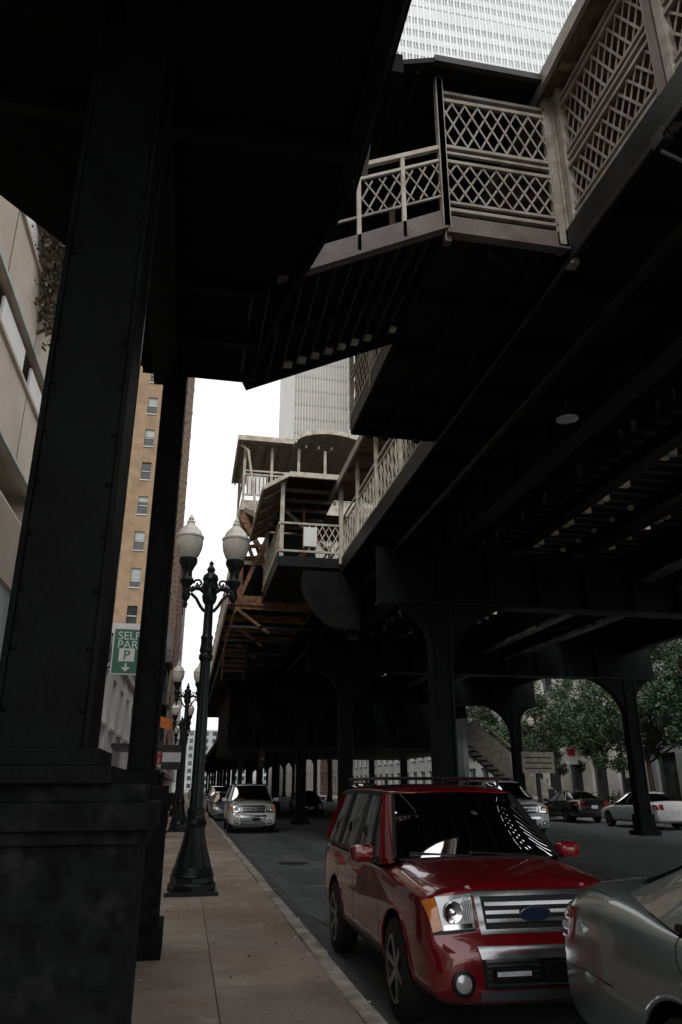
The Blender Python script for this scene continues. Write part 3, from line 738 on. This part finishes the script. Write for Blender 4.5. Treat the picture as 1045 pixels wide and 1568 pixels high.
# ------------------------------------------------------------------ trees
def tree_mesh(seed,h,r,nl):
    rnd=random.Random(seed); g=MB()
    base=Vector((0,0,0)); top=Vector((rnd.uniform(-.2,.2),rnd.uniform(-.2,.2),h*.34))
    g.cyl(base,top,.16,'bark',9,.11)
    cl=[]
    for i in range(13):
        a=rnd.uniform(0,6.28); e=rnd.uniform(.0,1.35); l=rnd.uniform(.55,1.0)*r*1.2
        d=Vector((math.cos(a)*math.cos(e),math.sin(a)*math.cos(e),math.sin(e)*1.2))
        m=top+d*l*.5+Vector((0,0,.1)); q=m+(d+Vector((rnd.gauss(0,.3),rnd.gauss(0,.3),.2)))*l*.7
        g.cyl(top-Vector((0,0,rnd.uniform(0,.6))),m,.07,'bark',6,.045); g.cyl(m,q,.045,'bark',5,.015)
        cl.append((q,rnd.uniform(.6,1.0)))
        for k in range(3):
            qq=m+Vector((rnd.gauss(0,1),rnd.gauss(0,1),rnd.gauss(.3,.8)))*r*.35
            g.cyl(m,qq,.02,'bark',4,.008); cl.append((qq,rnd.uniform(.4,.8)))
    for (c,s) in cl:
        for i in range(nl//len(cl)):
            d=Vector((rnd.gauss(0,1),rnd.gauss(0,1),rnd.gauss(0,.8)));d=d.normalized()*s*(rnd.random()**.5)
            p=c+d
            a=Vector((rnd.gauss(0,1),rnd.gauss(0,1),rnd.gauss(0,.5))).normalized(); b=a.cross(Vector((rnd.gauss(0,1),rnd.gauss(0,1),rnd.gauss(0,1)))).normalized()
            a*=rnd.uniform(.06,.11);b*=rnd.uniform(.04,.065)
            g.quad(p-a,p-b,p+a,p+b,'leaf')
    return g
tg=[tree_mesh(1,9.2,3.1,17000),tree_mesh(5,9.6,3.4,18000)]
first=[]
for i,(x,y,k,rz,s) in enumerate(((23.4,31,0,0,1.05),(23.8,37,1,1,1.0),(23.4,25.5,1,2.4,1),(24.2,43,0,2,1.0),(24.6,50,1,3,1.0),(25,60,0,.7,1.1),(26.3,34,0,4,1.1))):
    nm='street_tree' if i==0 else 'street_tree.%03d'%i
    if k<len(first): 
        o=bpy.data.objects.new(nm,first[k].data);COL.objects.link(o);o.location=(x,y,.12);o.rotation_euler[2]=rz
    else:
        o=tg[k].build(nm,recalc=False,loc=(x,y,.12),rot=rz); first.append(o)
    o.scale=(s,s,s)
g=MB(); rnd=random.Random(3)
g.box(23.2,24.6,38,47,.1,.5,'greyst')
for i in range(6000):
    p=Vector((rnd.uniform(23.2,24.6),rnd.uniform(38,47),.5+abs(rnd.gauss(0,.3))))
    a=Vector((rnd.gauss(0,1),rnd.gauss(0,1),rnd.gauss(0,1))).normalized()*.09;b=a.cross(Vector((rnd.random(),.3,1))).normalized()*.06
    g.quad(p-a,p-b,p+a,p+b,'leaf')
g.build('hedge',recalc=False)

# ------------------------------------------------------------------ vehicles
def evalmesh(o):
    dg=bpy.context.evaluated_depsgraph_get(); return bpy.data.meshes.new_from_object(o.evaluated_get(dg))
SUV=dict(L=4.43,secs=[(0,.58,.33,.54,.58),(.04,.75,.28,.60,.66),(.12,.835,.25,.655,.70),(.165,.85,.25,.89,.965),(.23,.87,.25,.955,1.02),(.40,.895,.25,.995,1.06),(.9,.905,.25,1.02,1.12),(1.25,.905,.27,1.04,1.15),(1.5,.905,.27,1.07,1.09),(2.6,.905,.27,1.09,1.10),(4.0,.90,.28,1.11,1.12),(4.28,.88,.30,1.10,1.11),(4.38,.84,.32,1.04,1.05),(4.43,.70,.38,.9,.92)],
 wb=.87,wr=.675,zr=1.70,cowl=(1.14,1.14,.79),wtop=1.88,wtz=1.675,pil=[(1.40,2.00),(2.52,2.55),(3.40,3.38),(4.20,4.02)],zb=(1.10,1.13),rb=(4.33,1.14,.76),rt=4.16,wheels=(.88,3.50),wr_=.365,track=.80)
SED=dict(L=4.7,secs=[(0,.60,.30,.50,.55),(.05,.77,.24,.58,.66),(.2,.85,.22,.68,.75),(.5,.885,.22,.76,.84),(1.1,.9,.22,.84,.93),(1.35,.9,.22,.87,.96),(1.8,.9,.22,.90,.92),(3.4,.9,.22,.94,.97),(3.8,.9,.22,.98,1.07),(4.3,.89,.24,1.0,1.10),(4.54,.875,.26,.98,1.09),(4.64,.85,.30,.88,.95),(4.7,.74,.36,.70,.74)],
 wb=.84,wr=.57,zr=1.40,cowl=(1.18,.94,.76),wtop=2.02,wtz=1.38,pil=[(1.42,2.08),(2.42,2.5),(3.42,3.05)],zb=(.93,.99),rb=(4.05,1.09,.70),rt=3.30,wheels=(.92,3.40),wr_=.31,track=.79)
def loft(rings):
    v=[];f=[];n=len(rings[0])
    for r in rings: v+=r
    for a in range(len(rings)-1):
        for j in range(n): f.append((a*n+j,a*n+(j+1)%n,(a+1)*n+(j+1)%n,(a+1)*n+j))
    h=n//2
    for a in (0,len(rings)-1):
        b=a*n
        for i in range(h):
            i2=(n-i)%n; q=[b+i,b+i+1,b+(n-i-1)%n,b+i2]
            q2=[]
            for t in q:
                if t not in q2:q2.append(t)
            if len(q2)>=3: f.append(tuple(q2))
    return v,f
def car(name,loc,rot,S,paint,detail=True,kind='suv',scale=1.0):
    root=empty(name,loc,rot); root.scale=(scale,)*3
    rings=[]
    for (y,w,zb,zs,zt) in S['secs']:
        half=[(0,zb),(.80*w,zb),(.965*w,zb+.06),(w,zb+(zs-zb)*.33),(w*1.0,zb+(zs-zb)*.66),(w*.985,zs-.07),(w*.95,zs),(w*.83,zt-.02),(w*.55,zt+.008),(0,zt+.016)]
        ring=[(x,y,z) for x,z in half]+[(-x,y,z) for x,z in half[1:-1][::-1]]
        rings.append(ring)
    v,f=loft(rings); me=bpy.data.meshes.new('tmp'); me.from_pydata(v,[],f)
    for k in (paint,'black'): me.materials.append(M[k])
    bm=bmesh.new();bm.from_mesh(me);bmesh.ops.recalc_face_normals(bm,faces=bm.faces);bm.to_mesh(me);bm.free()
    o=bpy.data.objects.new('tmp',me);COL.objects.link(o)
    ss=o.modifiers.new('s','SUBSURF');ss.levels=3 if detail else 2;ss.render_levels=ss.levels
    m2=evalmesh(o); bvh=BVHTree.FromPolygons([vv.co.copy() for vv in m2.vertices],[tuple(p.vertices) for p in m2.polygons])
    c=MB(); wr=S['wr_']
    for wy in S['wheels']:
        for s in (-1,1): c.lathe((s*.62,wy,wr),[(0,-.4),(wr+.075,-.4),(wr+.075,.5 if s>0 else .4),(0,.5 if s>0 else .4)],'black',40,axis='x')
    cm=bpy.data.meshes.new('cut'); cm.from_pydata(c.v,[],c.f)
    for k in (paint,'black'): cm.materials.append(M[k])
    for p in cm.polygons: p.material_index=1
    bm=bmesh.new();bm.from_mesh(cm);bmesh.ops.remove_doubles(bm,verts=bm.verts,dist=1e-5);bmesh.ops.recalc_face_normals(bm,faces=bm.faces);bm.to_mesh(cm);bm.free()
    co=bpy.data.objects.new('cut',cm);COL.objects.link(co)
    bo=o.modifiers.new('b','BOOLEAN');bo.object=co;bo.operation='DIFFERENCE';bo.solver='EXACT'
    bpy.context.view_layer.update()
    m3=evalmesh(o); m3.shade_smooth()
    try: m3.set_sharp_from_angle(angle=R(35))
    except Exception: pass
    bpy.data.objects.remove(o);bpy.data.objects.remove(co)
    body=bpy.data.objects.new('body',m3);COL.objects.link(body);body.parent=root
    def hit(o,d):
        r=bvh.ray_cast(Vector(o),Vector(d)); return (r[0],r[1]) if r[0] is not None else (None,None)
    def ray(a,b,axis):
        if axis=='f': return (a,-1,b),(0,1,0)
        if axis=='b': return (a,9,b),(0,-1,0)
        if axis=='s+': return (3,a,b),(-1,0,0)
        if axis=='s-': return (-3,a,b),(1,0,0)
        return (a,b,3),(0,0,-1)
    T=MB()
    def conf(corners,axis,off,k,nu=8,nv=5,sides=True):
        out=[];inn=[]
        for i in range(nu+1):
            ro=[];ri=[]
            for j in range(nv+1):
                s=i/nu;t=j/nv
                a=(1-s)*((1-t)*corners[0][0]+t*corners[3][0])+s*((1-t)*corners[1][0]+t*corners[2][0])
                b=(1-s)*((1-t)*corners[0][1]+t*corners[3][1])+s*((1-t)*corners[1][1]+t*corners[2][1])
                o,d=ray(a,b,axis)
                h,nn=hit(o,d)
                if h is None: return
                if nn.dot(Vector(d))>0: nn=-nn
                ro.append(h+nn*off);ri.append(h-nn*.003)
            out.append(ro);inn.append(ri)
        T.grid(out,k)
        if sides:
            T.grid([out[0],inn[0]],k);T.grid([out[-1],inn[-1]],k)
            T.grid([[r[0] for r in out],[r[0] for r in inn]],k);T.grid([[r[-1] for r in out],[r[-1] for r in inn]],k)
    def seam(pts,axis,w=.007,k='black',h=.004):
        P=[]
        for a,b in pts:
            o,d=ray(a,b,axis)
            hh,nn=hit(o,d)
            if hh is None: return
            P.append((hh,nn))
        for (p,n1),(q,n2) in zip(P,P[1:]): T.beam(p,q,w,h,k,up=n1)
    def dens(pts,n=6):
        out=[]
        for (a,b) in zip(pts,pts[1:]):
            for i in range(n): out.append((a[0]+(b[0]-a[0])*i/n,a[1]+(b[1]-a[1])*i/n))
        return out+[pts[-1]]
    G=MB();P=MB()
    wb,wrf,zr=S['wb'],S['wr'],S['zr'];pil=S['pil'];zb0,zb1=S['zb'];ya,yb=pil[0][0],pil[-1][0]
    zbf=lambda y: zb0+(zb1-zb0)*(y-ya)/(yb-ya)
    def patch(M_,a,b,c,d,k,bul=(0,0,0),n=6):
        a,b,c,d=map(Vector,(a,b,c,d));bul=Vector(bul);pts=[]
        for i in range(n+1):
            r=[]
            for j in range(n+1):
                s=i/n;t=j/n
                r.append((a*(1-s)+b*s)*(1-t)+(d*(1-s)+c*s)*t+bul*(4*s*(1-s))*(.6+.4*(4*t*(1-t))))
            pts.append(r)
        M_.grid(pts,k)
    cy,cz,cx=S['cowl'];ry,rz,rx=S['rb'];wt=S['wtop'];wtz=S['wtz']
    patch(G,(-cx,cy+.08,cz),(cx,cy+.08,cz),(wrf-.05,wt,wtz),(-wrf+.05,wt,wtz),'glass',(0,-.12,.035),16)
    patch(G,(-rx,ry,rz),(rx,ry,rz),(wrf-.06,S['rt'],zr-.03),(-wrf+.06,S['rt'],zr-.03),'dglass',(0,.05,.02),8)
    for s in (-1,1):
        for i in range(len(pil)-1):
            (b0,r0),(b1,r1)=pil[i],pil[i+1]
            zt0=zr-.035 if i==0 else zr-.005; zt1=zr-.03 if i==len(pil)-2 else zr-.005
            patch(G,(s*wb,b0,zbf(b0)),(s*wb,b1,zbf(b1)),(s*wrf,r1,zt1),(s*wrf,r0,zt0),'dglass' if i else ('glass'),(s*.015,0,0))
            P.beam((s*wb,b0,zbf(b0)),(s*wb,b1,zbf(b1)),.03,.035,'black')
            P.beam((s*(wrf+.005),r0,zt0),(s*(wrf+.005),r1,zt1),.035,.04,'black')
        patch(P,(s*cx,cy+.08,cz-.03),(s*wb,ya,zb0-.02),(s*wrf,pil[0][1],zr-.03),(s*(wrf-.05),wt,wtz),paint,(s*.012,-.01,.0),4)
        patch(P,(s*wb,yb,zb1-.03),(s*rx,ry,rz-.03),(s*(wrf-.06),S['rt'],zr-.03),(s*wrf,pil[-1][1],zr-.03),paint,(s*.015,.01,0),4)
        P.beam((s*(cx),cy+.07,cz),(s*(wrf-.05),wt-.02,wtz),.03,.03,'black')
        P.beam((s*wb,ya,zb0),(s*wrf,pil[0][1],zr-.035),.035,.05,paint)
        for i in range(1,len(pil)-1):
            b0,r0=pil[i]; P.beam((s*(wb+.004),b0,zbf(b0)),(s*(wrf+.006),r0,zr-.01),.10,.03,'black',up=(s,0,0))
        b0,r0=pil[-1];P.beam((s*(wb),b0,zb1),(s*(wrf),r0,zr-.03),.035,.05,paint)
        mx,my,mz=s*(wb+.155),ya+.10,zb0+.07
        ringsM=[]
        for (yy,sc) in ((-.085,.35),(-.075,.72),(-.04,.95),(.0,1.0),(.045,.98),(.05,.86),(.03,.82)):
            ringsM.append([(mx+sc*.115*math.copysign(abs(math.cos(t))**.55,math.cos(t)),my+yy,mz+sc*.078*math.copysign(abs(math.sin(t))**.55,math.sin(t))) for t in [2*math.pi*q/20 for q in range(21)]])
        P.grid(ringsM,paint)
        P.grid([ringsM[-1],[(mx,my+.03,mz)]*21],'reflector'); P.grid([ringsM[0],[(mx,my-.088,mz)]*21],paint)
        P.beam((s*(wb-.02),my,mz-.05),(mx,my,mz-.05),.07,.05,'black')
    rr=[]
    f0=wt-.03;r0=S['rt']+.03
    for (y,w,dz,dc) in ((f0,wrf-.04,wtz-zr-.0,.02),(f0+.12,wrf+.005,-.02,.05),(f0+.5,wrf+.02,-.01,.075),((f0+r0)/2,wrf+.02,-.01,.085),(r0-.5,wrf+.02,-.01,.075),(r0-.12,wrf+.0,-.02,.05),(r0,wrf-.05,-.035,.02)):
        half=[(0,zr+dz),(w*.9,zr+dz),(w,zr+dz+.01),(w*.97,zr+dz+dc*.55),(w*.8,zr+dz+dc*.9),(0,zr+dz+dc+.015)]
        rr.append([(x,y,z) for x,z in half]+[(-x,y,z) for x,z in half[1:-1][::-1]])
    v,f=loft(rr);me=bpy.data.meshes.new('roof');me.from_pydata(v,[],f);me.materials.append(M[paint])
    bm=bmesh.new();bm.from_mesh(me);bmesh.ops.recalc_face_normals(bm,faces=bm.faces);bm.to_mesh(me);bm.free();me.shade_smooth()
    ro=bpy.data.objects.new('roof',me);COL.objects.link(ro);ro.parent=root
    ss=ro.modifiers.new('s','SUBSURF');ss.levels=2;ss.render_levels=2
    P.box(-wb+.05,wb-.05,cy+.35,ry-.1,max(zb0,zb1)-.0,max(zb0,zb1)+.012,'void')
    P.box(-cx+.06,cx-.06,cy+.12,cy+.55,cz-.02,cz+.035,'black')
    for s in (-1,1):
        for yy in ((2.15,3.05) if detail else (2.2,)):
            P.hexa([(s*.37-.23,yy,zb0),(s*.37+.23,yy,zb0),(s*.37+.23,yy+.14,zb0),(s*.37-.23,yy+.14,zb0),(s*.37-.2,yy+.14,zb0+.26),(s*.37+.2,yy+.14,zb0+.26),(s*.37+.2,yy+.26,zb0+.26),(s*.37-.2,yy+.26,zb0+.26)],'seat')
            P.box(s*.37-.12,s*.37+.12,yy+.18,yy+.28,zb0+.28,zb0+.42,'seat')
    if detail:
        n=24;c0=Vector((.37,cy+.55,zb0+.08))
        for i in range(n):
            a0=2*math.pi*i/n;a1=2*math.pi*(i+1)/n
            pp=lambda a: c0+Vector((.18*math.cos(a),.09*math.sin(a),.165*math.sin(a)))
            P.cyl(pp(a0),pp(a1),.016,'alloy',6)
        P.beam(c0-Vector((.17,0,0)),c0+Vector((.17,0,0)),.03,.05,'seat')
        P.box(-.11,-.0,cy+.72,cy+.73,zb0+.18,zb0+.42,'sgreen'); P.box(-.10,-.01,cy+.715,cy+.72,zb0+.33,zb0+.40,'swhite')
        P.box(-.09,.09,wt+.1,wt+.12,wtz-.1,wtz-.03,'black')
    W=MB()
    for wy in S['wheels']:
        for s in (-1,1):
            cxw=s*S['track'];R_=wr
            W.lathe((cxw,wy,R_),[(.62*R_,-s*.10),(.90*R_,-s*.11),(R_,-s*.08),(R_,s*.08),(.95*R_,s*.10),(.68*R_,s*.115),(.66*R_,s*.09)],'rubber',36,axis='x')
            W.lathe((cxw,wy,R_),[(.68*R_,s*.105),(.63*R_,s*.095),(.60*R_,s*.03),(.2*R_,s*.02),(0,s*.02)],'black',30,axis='x')
            W.lathe((cxw,wy,R_),[(.69*R_,s*.107),(.665*R_,s*.112),(.62*R_,s*.10)],'alloy',30,axis='x')
            W.lathe((cxw,wy,R_),[(.17*R_,s*.04),(.16*R_,s*.095),(0,s*.105)],'alloy',16,axis='x')
            for i in range(6):
                a=2*math.pi*i/6+.3; d=Vector((0,math.cos(a),math.sin(a)))
                W.beam(Vector((cxw+s*.08,wy,R_))+d*.12*R_,Vector((cxw+s*.095,wy,R_))+d*.66*R_,.055,.03,'alloy',up=(1,0,0))
            for i in range(18):
                a0=math.pi*(i/18)*1.1-.15;a1=math.pi*((i+1)/18)*1.1-.15;ra=R_+.078
                pts=[]
                for a in (a0,a1):
                    yy=wy+ra*math.cos(a);zz=R_+ra*math.sin(a)
                    h,nn=hit((s*3,yy,zz),(-s,0,0))
                    pts.append(h)
                if pts[0] is not None and pts[1] is not None and abs(pts[0].x)>.5 and abs(pts[1].x)>.5: W.cyl(pts[0],pts[1],.014,paint,6)
    ys=[ya+.08]+[p[0] for p in pil[1:]]
    zlo=S['secs'][4][2]+.12
    for s,ax in ((1,'s+'),(-1,'s-')):
        seam(dens([(ys[0]-.02,zb0-.03),(ys[0]-.06,.7),(ys[0]-.02,zlo)]),ax)
        seam(dens([(ys[1],zb0-.03),(ys[1],zlo)]),ax)
        e=ys[2]; seam(dens([(e,zb1-.03),(e-.03,.85),(e-.22,.62),(e-.3,zlo)]),ax)
        seam(dens([(ys[0]-.02,zlo),(e-.3,zlo)]),ax)
        for yy in (ys[1]-.22,min(ys[2],ys[1]+1.0)-.2):
            h,nn=hit((s*3,yy,zb0-.16),(-s,0,0))
            if h: P.cyl(h+Vector((s*.03,-.09,0)),h+Vector((s*.03,.09,0)),.014,paint,8); P.cyl(h+Vector((s*.0,-.08,0)),h+Vector((s*.03,-.08,0)),.012,paint,6);P.cyl(h+Vector((s*.0,.08,0)),h+Vector((s*.03,.08,0)),.012,paint,6)
        if kind=='suv':
            conf([(1.35,.30),(3.05,.30),(3.05,.42),(1.35,.42)],ax,.012,'black',14,2)
            seam(dens([(1.35,.62),(3.05,.64)]),ax,.02,paint,.012)
    if kind=='suv':
        conf([(-.44,.71),(.44,.71),(.46,.985),(-.46,.985)],'f',.014,'chrome',12,6)
        conf([(-.395,.74),(.395,.74),(.41,.955),(-.41,.955)],'f',.018,'black',12,6)
        for z in (.795,.85,.905): conf([(-.39,z-.014),(.39,z-.014),(.39,z+.010),(-.39,z+.010)],'f',.036,'chrome',12,2)
        h,nn=hit((0,-1,.845),(0,1,0))
        for (a,b,dy,k) in ((.13,.055,-.054,'chrome'),(.116,.044,-.060,'badge')):
            pts=[[(h.x+r_*a*math.cos(t*math.pi/12),h.y+dy,h.z+r_*b*math.sin(t*math.pi/12)) for t in range(25)] for r_ in (0.001,1)]
            T.grid(pts,k)
            T.grid([pts[1],[(p[0],p[1]+.03,p[2]) for p in pts[1]]],k)
        for s in (-1,1):
            conf([(s*.47,.735),(s*.80,.715),(s*.845,.93),(s*.47,.985)],'f',.010,'black',10,6)
            conf([(s*.48,.75),(s*.73,.738),(s*.755,.95),(s*.48,.975)],'f',.018,'lens',10,6)
            conf([(s*.735,.745),(s*.80,.73),(s*.838,.925),(s*.76,.945)],'f',.020,'amber',5,5)
            for xx,zz,rr_ in ((.64,.86,.072),):
                h,nn=hit((s*xx,-1,zz),(0,1,0)); 
                if h: T.lathe((h.x,h.y-.035,h.z),[(rr_*1.08,.03),(rr_*1.08,0),(rr_*.98,-.004)],'chrome',24,axis='y'); T.lathe((h.x,h.y-.035,h.z),[(rr_*.98,-.002),(rr_*.7,.004),(rr_*.25,.010),(rr_*.24,-.01),(0,-.014)],'reflector',24,axis='y')
            for q in range(5):
                xx=.495+q*.014; conf([(s*xx,.77),(s*(xx+.005),.77),(s*(xx+.005),.95),(s*xx,.95)],'f',.021,'reflector',1,4)
            conf([(s*.50,.752),(s*.72,.742),(s*.72,.775),(s*.50,.785)],'f',.022,'reflector',6,1)
            h,nn=hit((s*.62,-1,.42),(0,1,0))
            if h:
                T.lathe((h.x,h.y,h.z),[(.085,.03),(.088,-.012),(.066,-.018),(.062,-.004)],'black',20,axis='y'); T.lathe((h.x,h.y,h.z),[(.06,-.006),(.03,-.018),(0,-.02)],'lens',20,axis='y')
        conf([(-.46,.38),(.46,.38),(.48,.58),(-.48,.58)],'f',.010,'black',12,4)
        conf([(-.48,.57),(.48,.57),(.50,.64),(-.50,.64)],'f',.022,'chrome',12,2)
        for z in (.41,.45,.49,.53,.56): conf([(-.45,z-.009),(.45,z-.009),(.45,z+.009),(-.45,z+.009)],'f',.02,'chrome',12,1)
        conf([(-.5,.315),(.5,.315),(.5,.37),(-.5,.37)],'f',.018,'alloy',12,2)
        T.box(-.02,.28,-.075,-.055,.42,.56,'black')
        T.box(-.40,-.12,-.055,-.045,.44,.52,'black')
        T.box(-.39,-.13,-.060,-.055,.47,.50,'plate')
        for s in (-1,1):
            seam(dens([(s*.46,.18),(s*.60,.6),(s*.66,1.15)]),'t',.035,paint,.016)
            seam(dens([(s*.72,.26),(s*.78,.7),(s*.79,1.2)]),'t')
            P.cyl((s*(wrf-.06),2.15,zr+.13),(s*(wrf-.06),4.0,zr+.13),.016,'black')
            for yy in (2.15,3.05,4.0): P.cyl((s*(wrf-.06),yy,zr+.04),(s*(wrf-.06),yy,zr+.13),.016,'black')
            conf([(s*.76,.72),(s*.86,.74),(s*.86,1.05),(s*.76,1.05)],'b',.01,'tail',3,5)
        for yy in (2.5,3.6): P.cyl((-(wrf-.06),yy,zr+.135),((wrf-.06),yy,zr+.135),.013,'black')
        seam(dens([(-.44,.998),(.44,.998)]),'f',.008)
        P.cyl((.55,cy+.02,cz+.015),(-.1,cy+.03,cz+.05),.008,'black',6); P.cyl((-.1,cy+.0,cz+.02),(-.65,cy+.08,cz+.05),.008,'black',6)
    else:
        for s,ax in ((1,'s+'),(-1,'s-')):
            conf([(s*.46,.60),(s*.78,.60),(s*.80,.71),(s*.46,.70)],'f',.012,'lens',8,4)
            conf([(s*.54,.76),(s*.86,.76),(s*.85,.94),(s*.56,.98)],'b',.010,'tail',8,6)
            conf([(4.44,.77),(4.60,.77),(4.60,.92),(4.38,.95)],ax,.010,'tail',5,5)
            conf([(4.46,.82),(4.58,.82),(4.58,.85),(4.45,.855)],ax,.016,'plate',5,1)
            seam(dens([(4.66,.62),(4.3,.64),(4.0,.62)]),ax)
            seam(dens([(s*.78,4.1),(s*.76,4.4),(s*.74,4.55)]),'t')
            seam(dens([(s*.74,.3),(s*.78,.8),(s*.78,1.2)]),'t')
            conf([(1.4,.27),(3.0,.27),(3.0,.31),(1.4,.31)],ax,.01,'black',10,1)
            if s>0: seam([(3.98+.08*math.cos(t*math.pi/8),.82+.08*math.sin(t*math.pi/8)) for t in range(17)],ax,.005)
        conf([(-.38,.56),(.38,.56),(.40,.68),(-.40,.68)],'f',.012,'black',10,4)
        for z in (.59,.63,.665): conf([(-.37,z-.006),(.37,z-.006),(.37,z+.006),(-.37,z+.006)],'f',.02,'chrome',8,1)
        conf([(-.16,.40),(.16,.40),(.16,.50),(-.16,.50)],'f',.02,'plate',4,2)
        conf([(-.5,.30),(.5,.30),(.5,.38),(-.5,.38)],'f',.012,'black',10,2)
        conf([(-.16,.66),(.16,.66),(.16,.80),(-.16,.80)],'b',.02,'plate',4,2)
    G.build('windows',smooth=True,parent=root,recalc=False)
    P.build('cabin_frame',smooth=True,parent=root)
    T.build('trim',smooth=True,parent=root,recalc=False)
    W.build('wheels',smooth=True,parent=root)
    return root
car('parked_suv',(2.68,5.85,0),0,SUV,'red',True,'suv')
car('parked_sedan',(3.46,.26,0),0,SED,'silver',True,'sedan',1.075)
car('white_suv',(2.75,31.8,0),0,SUV,'white',False,'suv',1.05)
car('parked_sedan.001',(2.35,43,0),0,SED,'silver',False,'sedan')
car('parked_sedan.002',(20.6,35.5,0),math.pi,SED,'white',False,'sedan',1.05)
car('parked_sedan.003',(20.9,27.6,0),math.pi,SED,'pgrey',False,'sedan')
car('parked_suv.001',(12.4,27.5,0),0,SUV,'white',False,'suv',1.12)
car('parked_suv.002',(9.6,40,0),0,SUV,'pgrey',False,'suv',1.1)
car('parked_sedan.004',(8.0,50,0),0,SED,'pblack',False,'sedan')
car('parked_sedan.005',(5.2,55,0),0,SED,'white',False,'sedan')
car('parked_sedan.006',(20.4,42,0),math.pi,SED,'pblack',False,'sedan',1.05)
car('parked_suv.003',(2.6,56,0),0,SUV,'pblack',False,'suv')
car('parked_suv.004',(20.8,50,0),math.pi,SUV,'pgrey',False,'suv')
car('parked_suv.005',(5.4,70,0),0,SUV,'silver',False,'suv')

# ------------------------------------------------------------------ road worker
def person(name,loc,rz,top='vest',hat='sorange'):
    J=[((0,0,.95),.13,None),((0,0,1.15),.14,0),((0,0,1.38),.15,1),((0,0,1.5),.06,2),((0,-.01,1.60),.09,3),((0,-.01,1.70),.085,4),
       ((.2,0,1.42),.065,2),((.26,.02,1.15),.048,6),((.25,-.12,.92),.038,7),((.25,-.16,.84),.03,8),
       ((-.2,0,1.42),.065,2),((-.27,.02,1.15),.048,10),((-.24,-.15,.95),.038,11),((-.23,-.2,.88),.03,12),
       ((.1,0,.86),.10,0),((.12,-.1,.48),.07,14),((.12,-.02,.09),.05,15),((.13,-.17,.05),.04,16),
       ((-.1,0,.86),.10,0),((-.12,.02,.48),.07,18),((-.12,.14,.09),.05,19),((-.13,.0,.05),.04,20)]
    me=bpy.data.meshes.new(name);me.from_pydata([j[0] for j in J],[(j[2],i) for i,j in enumerate(J) if j[2] is not None],[])
    o=bpy.data.objects.new(name,me);COL.objects.link(o)
    o.modifiers.new('s','SKIN')
    for i,j in enumerate(J): me.skin_vertices[0].data[i].radius=(j[1],j[1]*.8)
    me.skin_vertices[0].data[0].use_root=True
    s=o.modifiers.new('ss','SUBSURF');s.levels=2;s.render_levels=2
    bpy.context.view_layer.update(); m=evalmesh(o)
    m.materials.clear()
    for k in ('cloth',top,'skin',hat): m.materials.append(M[k])
    for p in m.polygons:
        c=p.center; p.material_index=0 if c.z<.93 and abs(c.x)<.21 else (1 if c.z<1.5 else (3 if c.z>1.69 else 2))
        if abs(c.x)>.21 and c.z<.93: p.material_index=2
        p.use_smooth=True
    o.modifiers.clear();o.data=m;o.location=loc;o.rotation_euler[2]=rz
person('road_worker',(-.70,30,.13),.5)
person('pedestrian',(.55,50,.13),3.0,'seat','cloth')

# ------------------------------------------------------------------ light, world, camera
SA,SE=205,46
w=bpy.data.worlds.new('World');scene.world=w;w.use_nodes=True;nt=w.node_tree;N=nt.nodes;L=nt.links
bg=N['Background'];bg.inputs['Strength'].default_value=.15
sky=N.new('ShaderNodeTexSky');sky.sky_type='NISHITA';sky.sun_disc=False;sky.sun_elevation=R(SE);sky.sun_rotation=R(SA);sky.dust_density=3;sky.air_density=1
hs=N.new('ShaderNodeHueSaturation');hs.inputs['Saturation'].default_value=.12;L.new(sky.outputs[0],hs.inputs['Color'])
mx=N.new('ShaderNodeMix');mx.data_type='RGBA';mx.inputs['Factor'].default_value=.85;L.new(hs.outputs[0],mx.inputs['A']);mx.inputs['B'].default_value=(8.45,8.55,8.6,1)
L.new(mx.outputs['Result'],bg.inputs['Color'])
sd=bpy.data.lights.new('sun','SUN');sd.energy=1.5;sd.angle=R(16);sd.color=(1,.97,.93)
so=bpy.data.objects.new('sun',sd);COL.objects.link(so)
d=Vector((math.sin(R(SA))*math.cos(R(SE)),math.cos(R(SA))*math.cos(R(SE)),math.sin(R(SE))))
so.rotation_euler=(-d).to_track_quat('-Z','Y').to_euler(); so.location=(0,0,60)
cd=bpy.data.cameras.new('camera');cam=bpy.data.objects.new('camera',cd);COL.objects.link(cam);scene.camera=cam
cd.sensor_fit='VERTICAL';cd.sensor_height=36;cd.sensor_width=24;cd.lens=36*1136/1568;cd.clip_end=3000;cd.clip_start=.05
cam.location=(0,0,1.75);cam.rotation_euler=(R(90+20.29),0,R(-11.2))
scene.view_settings.view_transform='Standard';scene.view_settings.look='None';scene.view_settings.exposure=0
